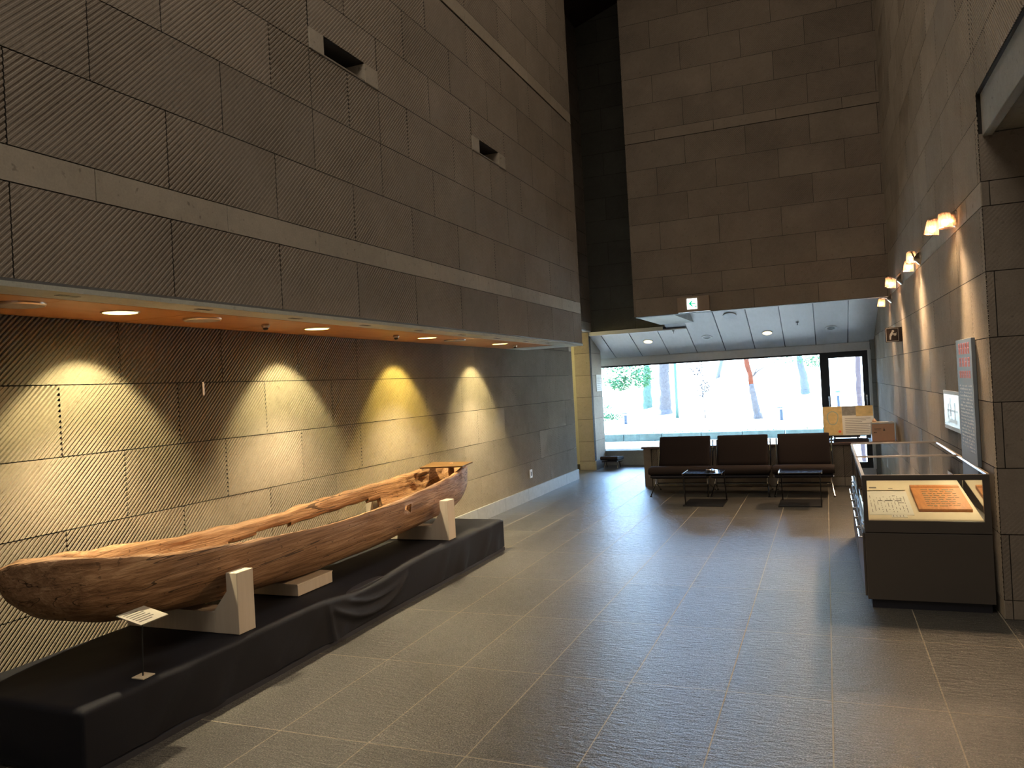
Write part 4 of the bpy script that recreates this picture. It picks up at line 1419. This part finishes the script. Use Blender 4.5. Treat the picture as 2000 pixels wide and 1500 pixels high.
rr = random.Random(11)
ln = []
for k in range(16):
    for j in range(11):
        if rr.random() < 0.55:
            ln.append((0.02 + j * 0.022, 0.024 + j * 0.022, 0.06 + k * 0.026, 0.078 + k * 0.026))
ln += [(0.07, 0.10, 0.33, 0.345), (0.115, 0.165, 0.33, 0.35), (0.18, 0.22, 0.33, 0.345), (0.20, 0.235, 0.28, 0.29), (0.19, 0.23, 0.38, 0.386), (0.17, 0.19, 0.46, 0.47)]
flat_sheet('document_sheet', 'large cream printed sheet in the near display case, left of the wooden block', 0.228, 0.50, 5.83, 6.42, PAPERW, ln, 5.78)
flat_sheet('label_card', 'small lined card at the front of the near display case', 0.36, 0.455, 5.775, 5.825, PAPERW, [(0.01 + 0.02 * k, 0.013 + 0.02 * k, 0.008, 0.042) for k in range(4)], 5.775, None, 'card')
flat_sheet('caption_strip', 'narrow cream caption strip with a blue mark behind the large printed sheet', 0.228, 0.50, 6.45, 6.58, PAPER, [(0.03, 0.08, 0.05, 0.08), (0.16, 0.19, 0.04, 0.055)], 5.78, None, 'card')
flat_sheet('document_sheet', 'tan printed sheet in the far display case', 0.26, 0.40, 7.05, 7.6, GOLD, [(0.02, 0.11, 0.1 + k * 0.05, 0.11 + k * 0.05) for k in range(8)], 7.0)

# ------------------------------------------------------------------ right wall: panel, poster, sign, sconces
rw_o = Vector((0.95, 5.6, 0))


def RW(u, v, h):
    p = rw_o + rd * u + rn * h
    return (p.x, p.y, v)


def wbox(mb, u0_, u1_, v0_, v1_, h0_, h1_):
    b = len(mb.v)
    for v in (v0_, v1_):
        for u in (u0_, u1_):
            for h in (h0_, h1_):
                mb.v.append(RW(u, v, h))
    for q in ((0, 1, 3, 2), (4, 6, 7, 5), (0, 4, 5, 1), (2, 3, 7, 6), (0, 2, 6, 4), (1, 5, 7, 3)):
        mb.f.append(tuple(b + i for i in q))
        mb.mi.append(0)
    return mb


t = thing('text_panel', 'tall blue-grey text panel with a red heading on the right wall above the display case', 'text panel', RW(0.72, 0.88, 0.01))
wbox(MB(), 0.44, 1.03, 0.893, 1.772, 0.002, 0.026).build('panel_board', PANEL, t, bevel=0.002)
rr = random.Random(21)
m = MB()
for v, n_, s in ((1.665, 5, 0.085), (1.575, 4, 0.07), (1.495, 6, 0.055)):
    for k in range(n_):
        u = 0.52 + k * (0.44 / n_)
        wd = 0.34 / n_
        for q in range(3):
            wbox(m, u + q * wd / 3, u + q * wd / 3 + wd / 7, v, v + s * 0.9, 0.026, 0.0272)
        wbox(m, u, u + wd * 0.8, v + s * 0.45, v + s * 0.55, 0.026, 0.0272)
        wbox(m, u, u + wd * 0.8, v + s * 0.85, v + s * 0.93, 0.026, 0.0272)
m.build('heading', REDINK, t)
m = MB()
for r_ in range(20):
    v = 1.435 - r_ * 0.024
    for c_ in range(20):
        if rr.random() < 0.85 and (r_ < 19 or c_ < 9):
            u = 0.50 + c_ * 0.0235
            wbox(m, u, u + rr.uniform(0.004, 0.012), v, v + rr.uniform(0.006, 0.015), 0.026, 0.027)
m.build('body_lettering', LETTER, t)

t = thing('poster', 'small pale poster with a line drawing on the right wall beyond the tall text panel', 'poster', RW(1.5, 1.07, 0.01))
wbox(MB(), 1.105, 1.87, 1.07, 1.385, 0.002, 0.012).build('sheet', PAPERW, t)
wbox(MB(), 1.14, 1.835, 1.10, 1.355, 0.012, 0.0126).build('print', plain('pale_print', (0.55, 0.57, 0.56), 0.35, 0, 0.5, 0.5, 9), t)
m = MB()
for (a, b, c, d) in ((1.25, 1.62, 1.13, 1.16), (1.30, 1.36, 1.16, 1.30), (1.50, 1.56, 1.18, 1.33), (1.20, 1.7, 1.22, 1.235), (1.62, 1.67, 1.12, 1.28)):
    wbox(m, a, b, c, d, 0.0126, 0.0132)
m.build('drawing', LETTER, t)

# projecting drinking fountain sign
t = thing('drinking_fountain_sign', 'square dark sign with a drinking figure projecting from the right wall', 'sign', (0.82, 10.5, 1.9))
MB().box(0.69, 0.845, 10.49, 10.52, 1.905, 2.08).build('sign_plate', SIGNBR, t, bevel=0.002)
MB().box(0.845, 0.885, 10.45, 10.56, 1.905, 2.08).build('wall_bracket', SIGNBR, t)
m = MB()
for a, b, c, d in ((0.70, 0.836, 1.914, 1.918), (0.70, 0.836, 2.067, 2.071), (0.70, 0.704, 1.914, 2.071), (0.832, 0.836, 1.914, 2.071)):
    m.box(a, b, 10.4885, 10.49, c, d)
m.build('border_line', LETTER, t)
m = MB()
m.prism([(0.737, 1.935), (0.752, 1.935), (0.757, 1.975), (0.772, 1.995), (0.778, 2.03), (0.762, 2.032), (0.742, 2.0), (0.735, 1.97)], 10.487, 10.4905, 1)
m.lathe([(0.014, -0.003), (0.0, -0.0031)], (0.777, 10.49, 2.037), 14, 1)
m.prism([(0.775, 2.0), (0.790, 2.012), (0.803, 2.008), (0.814, 2.02), (0.812, 1.985), (0.796, 1.978), (0.782, 1.987)], 10.487, 10.4905, 1)
m.prism([(0.768, 2.012), (0.783, 1.993), (0.79, 2.0), (0.775, 2.022)], 10.487, 10.4905, 1)
m.build('pictogram', LETTER, t)


def sconce(y, z, cups, label, pw=1.0):
    u = y - 5.6
    base = RW(u, z, 0.0)
    t = thing('wall_sconce', label, 'wall lamp', base, 'glass cup lamps along the right wall')
    R0 = Matrix.Translation(base) @ Matrix.Rotation(math.atan2(rn.y, rn.x), 4, 'Z')
    MB().lathe([(0.062, 0.0), (0.062, 0.012), (0.05, 0.026), (0.022, 0.05), (0.016, 0.06)], (0, 0, 0), 20, 0).xf(R0).build('wall_plate', BRASS, t, smooth=False)
    # cups: (along wall, out from wall, up, tilt in degrees toward the wall)
    m = MB()
    for (du, dh, dz, ta, tb) in cups:
        b0 = Vector(RW(u, z, 0.05))
        top = Vector(RW(u + du, z + dz + 0.055, dh))
        m.tube([b0, (b0 + top) / 2 + Vector((0, 0, 0.012)), top], 0.008, 8)
    m.build('arm', BRASS, t)
    for (du, dh, dz, ta, tb) in cups:
        c = Vector(RW(u + du, z + dz, dh))
        R1 = Matrix.Translation(c) @ Matrix.Rotation(math.radians(ta), 4, 'Y') @ Matrix.Rotation(math.radians(tb), 4, 'X')
        mb = MB()
        seg = 40
        prof = [(0.020, 0.055), (0.036, 0.054), (0.040, 0.045), (0.044, 0.0), (0.050, -0.055), (0.047, -0.055), (0.041, 0.0), (0.037, 0.042), (0.02, 0.047)]
        for (r_, h_) in prof:
            for k in range(seg):
                a = 2 * math.pi * k / seg
                rr_ = r_ * (1 + (0.025 if k % 2 else -0.01))
                mb.v.append((rr_ * math.cos(a), rr_ * math.sin(a), h_))
        for i in range(len(prof) - 1):
            for k in range(seg):
                k2 = (k + 1) % seg
                mb.f.append((i * seg + k, i * seg + k2, (i + 1) * seg + k2, (i + 1) * seg + k))
                mb.mi.append(0)
        cp = mb.xf(R1).build('glass_cup', CUP, t, smooth=False)
        MB().lathe([(0.0, 0.012), (0.016, 0.006), (0.023, -0.012), (0.016, -0.032), (0.0, -0.038)], (0, 0, 0), 14).xf(R1).build('bulb', BULB, cp, smooth=True)
        MB().lathe([(0.022, 0.03), (0.024, 0.062), (0.008, 0.066)], (0, 0, 0), 14).xf(R1).build('lamp_holder', BRASS, cp)
        lp = R1 @ Vector((0, 0, -0.062))
        light('sconce_beam', 'SPOT', lp, 88 * pw, (1.0, 0.68, 0.40), (math.radians(-24), math.radians(32), 0), spot_size=math.radians(100), spot_blend=0.6, shadow_soft_size=0.03)
        light('sconce_glow', 'SPOT', lp, 2.2 * pw, (1.0, 0.66, 0.34), R1.to_euler(), spot_size=math.radians(160), spot_blend=0.7, shadow_soft_size=0.03)
    return t


sconce(6.48, 2.655, ((-0.02, 0.078, -0.01, -2, 0), (0.10, 0.145, -0.03, 8, 8)), 'double glass cup wall lamp on the right wall nearest the camera', 1.15)
sconce(8.50, 2.64, ((0.15, 0.062, 0.035, 0, -14), (0.30, 0.072, -0.03, 4, 6)), 'double glass cup wall lamp, second from the camera on the right wall', 1.15)
sconce(10.15, 2.62, ((0.28, 0.085, -0.01, 8, 4), (0.40, 0.10, 0.02, 0, 0)), 'glass cup wall lamp, third from the camera, left end close to the end wall', 0.9)
sconce(11.45 + 0.0, 2.60 - 0.09, ((0.35, 0.10, -0.02, 8, 4),), 'glass cup wall lamp farthest from the camera beside the lounge ceiling edge', 0.9)
# grazing beams from the lamps down the carved wall
for yy, e in ((6.42, 4.5), (8.40, 4), (8.85, 4), (10.1, 4), (12.0, 3)):
    p = RW(yy - 5.6, 2.57, 0.06)
    light('wall_graze_beam', 'SPOT', p, e, (1.0, 0.80, 0.36), (0, math.radians(-1.5), 0), spot_size=math.radians(26), spot_blend=0.9, shadow_soft_size=0.012)

# ------------------------------------------------------------------ outdoors
GRAVEL = plain('pale_gravel', (0.42, 0.39, 0.33), 0.9, 0, 0.2, 0.35, 3)
LEAFLIT = plain('dry_hill_grass', (0.46, 0.41, 0.31), 0.95, 0, 0.1, 0.5, 1.5)
BARK = plain('grey_bark', (0.062, 0.054, 0.054), 0.95, 0, 0.2, 0.5, 14, 0.6)
BARKG = plain('mossy_bark', (0.045, 0.07, 0.055), 0.95, 0, 0.2, 0.5, 14, 0.6)
BARKR = plain('red_pine_bark', (0.085, 0.022, 0.010), 0.95, 0, 0.2, 0.4, 10, 0.5)
FOL = plain('green_foliage', (0.024, 0.085, 0.032), 0.8, 0, 0.3, 0.5, 5)
FOLT = plain('blue_green_foliage', (0.016, 0.044, 0.03), 0.8, 0, 0.3, 0.5, 5)
FOLY = plain('dry_foliage', (0.06, 0.045, 0.02), 0.8, 0, 0.3, 0.5, 5)
POLEG = plain('green_pole_paint', (0.025, 0.065, 0.056), 0.5)
POLE = plain('grey_pole', (0.042, 0.045, 0.052), 0.5)
BOLL = plain('blue_bollard', (0.003, 0.012, 0.028), 0.5)
CURB = plain('mossy_stone_wall', (0.045, 0.065, 0.062), 0.95, 0, 0.2, 0.6, 6, 0.5)


def hz(x, y):
    if y < 20.3:
        return 0.03
    base = 0.17 + 0.004 * (y - 20)
    hill = max(0, y - 29 + 0.25 * (x + 4)) * 0.21 * sstep(-9.0, -3.5, x) + max(0, y - 38) * 0.20
    return base + hill + 0.04 * noise.noise(Vector((x * 0.5, y * 0.5, 0)))


m = MB()
m.box(-30, 20, 15.3, 20.0, -0.1, 0.03)
struct(m.build('ground_paving', GRAVEL))
m = MB()
nx, ny = 60, 60
gx = [-36 + 56 * i / nx for i in range(nx + 1)]
gy = [20.3 + 40 * (j / ny) ** 1.5 for j in range(ny + 1)]
for x in gx:
    for y in gy:
        m.v.append((x, y, hz(x, y)))
for i in range(nx):
    for j in range(ny):
        a = i * (ny + 1) + j
        m.f.append((a, a + ny + 1, a + ny + 2, a + 1))
        m.mi.append(0)
struct(m.build('ground_hill', LEAFLIT, smooth=True))
cw = thing('garden_wall', 'low mossy stone edging wall outside the window', 'wall', (-5, 20.1, 0))
m = MB()
x = -26
rr = random.Random(4)
while x < 16:
    m.box(x + 0.01, x + 0.99, 20.0 + rr.uniform(-0.01, 0.01), 20.35, 0.03, 0.215 + rr.uniform(-0.005, 0.006))
    x += 1.0
m.build('stones', CURB, cw)


def leaves(name, label, centers, n, size, mat, seed, group=None, parent=None):
    rr = random.Random(seed)
    mb = MB()
    for (cx, cy, cz_, rx, ry, rz) in centers:
        for _ in range(n):
            while True:
                p = Vector((rr.uniform(-1, 1), rr.uniform(-1, 1), rr.uniform(-1, 1)))
                if p.length < 1:
                    break
            c = Vector((cx + p.x * rx, cy + p.y * ry, cz_ + p.z * rz))
            a = Vector((rr.uniform(-1, 1), rr.uniform(-1, 1), rr.uniform(-0.6, 0.6))).normalized()
            b = a.orthogonal().normalized()
            b.rotate(Matrix.Rotation(rr.uniform(0, 6.28), 3, a))
            s = size * rr.uniform(0.6, 1.4)
            mb.face([c - a * s, c + b * s * 0.45, c + a * s, c - b * s * 0.45])
    return mb.build(name, mat, parent)


def tree(label, path, rads, mat, crown, cmat, seed, branches=(), ln=500, size=0.06, name='garden_tree'):
    t = thing(name, label, 'tree', path[0], 'trees outside the window')
    rr = random.Random(seed)
    mb = MB()
    # subdivide with wobble
    pp, rrs = [], []
    for i in range(len(path) - 1):
        for k in range(6):
            f = k / 6
            p = Vector(path[i]).lerp(Vector(path[i + 1]), f)
            pp.append(p + Vector((rr.uniform(-1, 1), rr.uniform(-1, 1), 0)) * rads[i] * 0.12)
            rrs.append((rads[i] + (rads[i + 1] - rads[i]) * f) * rr.uniform(0.94, 1.06))
    pp.append(Vector(path[-1]))
    rrs.append(rads[-1])
    mb.tube(pp, rrs, 14)
    # root flare
    mb.lathe([(rads[0] * 1.5, -0.05), (rads[0] * 1.15, 0.12), (rads[0] * 0.9, 0.3)], path[0], 14)
    mb.build('trunk', mat, t, smooth=True)
    for br in branches:
        MB().tube(br[0], br[1], 7).build('branch', mat, t, smooth=True)
    if crown:
        leaves('foliage', None, crown, ln, size, cmat, seed, parent=t)
    return t


tree('thick grey-barked straight tree outside the left part of the window', [(-5.80, 30, 0.15), (-5.78, 30, 1.2), (-5.75, 30, 3.0), (-5.7, 30, 7)], [0.27, 0.20, 0.17, 0.12], BARK, [(-5.7, 30, 6.6, 1.6, 1.6, 1.2)], FOLT, 31,
     [([(-5.75, 30, 1.95), (-5.5, 29.9, 1.85), (-5.3, 29.9, 1.9)], [0.02, 0.014, 0.008])])
tree('mossy green trunk just left of the thick grey tree', [(-7.12, 33, 0.15), (-7.10, 33, 1.3), (-7.02, 33, 3), (-7.0, 33, 6.5)], [0.22, 0.16, 0.13, 0.1], BARKG, [(-7.0, 33, 6.0, 1.5, 1.5, 1.2)], FOLT, 32)
tree('leaning red-barked pine with a side branch in the middle of the window', [(-2.08, 26, 0.15), (-2.17, 26, 0.8), (-2.24, 26, 1.3)], [0.125, 0.10, 0.085], BARK, None, FOLT, 33, [([(-2.17, 26, 1.55), (-2.0, 26, 1.72), (-1.83, 26, 1.82), (-1.6, 26, 1.83), (-1.38, 26, 1.79)], [0.03, 0.022, 0.018, 0.014, 0.008]), ([(-2.14, 26, 1.6), (-2.0, 26, 1.85), (-1.85, 26, 2.2)], [0.02, 0.014, 0.008])])
p = [o for o in bpy.data.objects if o.name.startswith('garden_tree') and 'red-barked' in o.get('label', '')][0]
MB().tube([(-2.235, 26, 1.25), (-2.25, 26, 1.6), (-2.33, 26, 1.9), (-2.37, 26, 2.3), (-2.45, 26, 4)], [0.085, 0.075, 0.085, 0.075, 0.05], 12).build('upper_trunk', BARKR, p, smooth=True)
tree('slim pinkish tree seen through the narrow right window', [(0.96, 28, 0.18), (0.98, 28, 1.5), (1.03, 28, 4)], [0.09, 0.08, 0.06], plain('pink_bark', (0.05, 0.035, 0.037), 0.9, 0, 0.2, 0.4, 14), None, FOL, 34)
tree('faint forked pale tree behind the right part of the big window', [(-0.75, 31, 0.6), (-0.78, 31, 1.4), (-0.9, 31, 2.2), (-0.95, 31, 5)], [0.17, 0.15, 0.10, 0.06], plain('pale_bark', (0.06, 0.065, 0.066), 0.9, 0, 0.2, 0.4, 14), [(-1.0, 30.6, 2.12, 1.1, 0.5, 0.26), (-0.35, 28.5, 1.95, 0.35, 0.3, 0.22)], FOL, 35, ln=260, size=0.045)
# broad-leaved green tree at the left edge of the window
tree('bushy green tree filling the upper left corner of the window', [(-8.0, 26.5, 0.15), (-7.9, 26.5, 1.5), (-7.7, 26.5, 3.2)], [0.12, 0.1, 0.06], BARKG,
     [(-7.1, 26.3, 2.05, 0.9, 0.7, 0.62), (-6.2, 26.2, 2.15, 0.75, 0.6, 0.45), (-5.75, 26.0, 1.7, 0.42, 0.4, 0.34), (-6.5, 26, 1.55, 0.4, 0.3, 0.28)], FOL, 36, ln=620, size=0.05)
tree('thin bare tree with wispy twigs right of the green pole', [(-3.95, 27.5, 0.18), (-4.0, 27.5, 1.2), (-4.1, 27.5, 2.6), (-4.1, 27.5, 4)], [0.015, 0.014, 0.012, 0.01], BARK,
     [(-4.15, 27.5, 2.0, 0.38, 0.4, 0.45), (-3.95, 27.5, 1.2, 0.22, 0.3, 0.35)], plain('grey_twigs', (0.022, 0.02, 0.022), 0.9), 37, ln=130, size=0.045)
t = thing('low_shrub', 'small green shrub low at the left edge of the window', 'shrub', (-7.0, 25.8, 0.2))
leaves('foliage', None, [(-7.05, 25.8, 0.62, 0.25, 0.3, 0.4), (-6.8, 25.8, 0.42, 0.35, 0.3, 0.12)], 240, 0.04, FOL, 41, parent=t)
o = leaves('edging_weeds', None, [(-10 + k * 0.55, 20.18 + 0.05 * (k % 3), 0.23, 0.3, 0.1, 0.035) for k in range(28)], 26, 0.03, FOL, 42)
tag(o, 'green weeds growing along the top of the low stone edging wall outside', 'weeds', kind='stuff')
o = leaves('fallen_leaves', None, [(-9 + k * 0.9, 22.5 + (k * 7 % 5) * 1.3, 0.19, 0.7, 0.9, 0.02) for k in range(16)], 30, 0.035, FOLY, 43)
tag(o, 'dry brown leaves scattered on the ground behind the stone edging outside', 'leaves', kind='stuff')
t = thing('garden_pole', 'straight thin green pole standing right of the thick grey tree', 'pole', (-5.0, 28, 0.18))
MB().tube([(-5.0, 28, 0.15), (-4.99, 28, 1.5), (-4.97, 28, 4.5)], [0.062, 0.05, 0.045], 12).build('shaft', POLEG, t, smooth=True)
t = thing('leaning_prop', 'thick grey prop pole leaning to the right on the slope', 'pole', (-4.8, 36, 0.5))
MB().tube([(-4.83, 36, 0.55), (-4.28, 36, 2.4), (-3.6, 36, 4.7)], [0.10, 0.085, 0.08], 12).build('shaft', POLE, t, smooth=True)
for (x, y, lb) in ((-6.15, 25, 'left'), (-1.32, 25, 'right')):
    t = thing('garden_light', 'short dark blue garden bollard light with a mushroom cap, %s one outside' % lb, 'garden light', (x, y, 0.18), 'bollard lights outside the window')
    z0 = 0.18
    MB().lathe([(0.055, 0.0), (0.05, 0.32)], (x, y, z0), 14).build('post', BOLL, t)
    MB().lathe([(0.04, 0.32), (0.04, 0.37)], (x, y, z0), 14).build('lens', WHITE, t)
    MB().lathe([(0.10, 0.365), (0.085, 0.395), (0.04, 0.42), (0.0, 0.425)], (x - 0.03, y, z0), 16).build('cap', BOLL, t, smooth=True)
t = thing('garden_light', 'round-capped garden light seen just above the tilted board', 'garden light', (0.27, 24, 0.18), 'bollard lights outside the window')
MB().lathe([(0.04, 0.0), (0.04, 0.70)], (0.285, 24, 0.18), 14).build('post', BOLL, t)
MB().lathe([(0.06, 0.70), (0.06, 0.80)], (0.285, 24, 0.18), 14).build('lens', WHITE, t)
MB().lathe([(0.075, 0.79), (0.068, 0.83), (0.035, 0.86), (0.0, 0.866)], (0.285, 24, 0.18), 16).build('cap', POLEG, t, smooth=True)
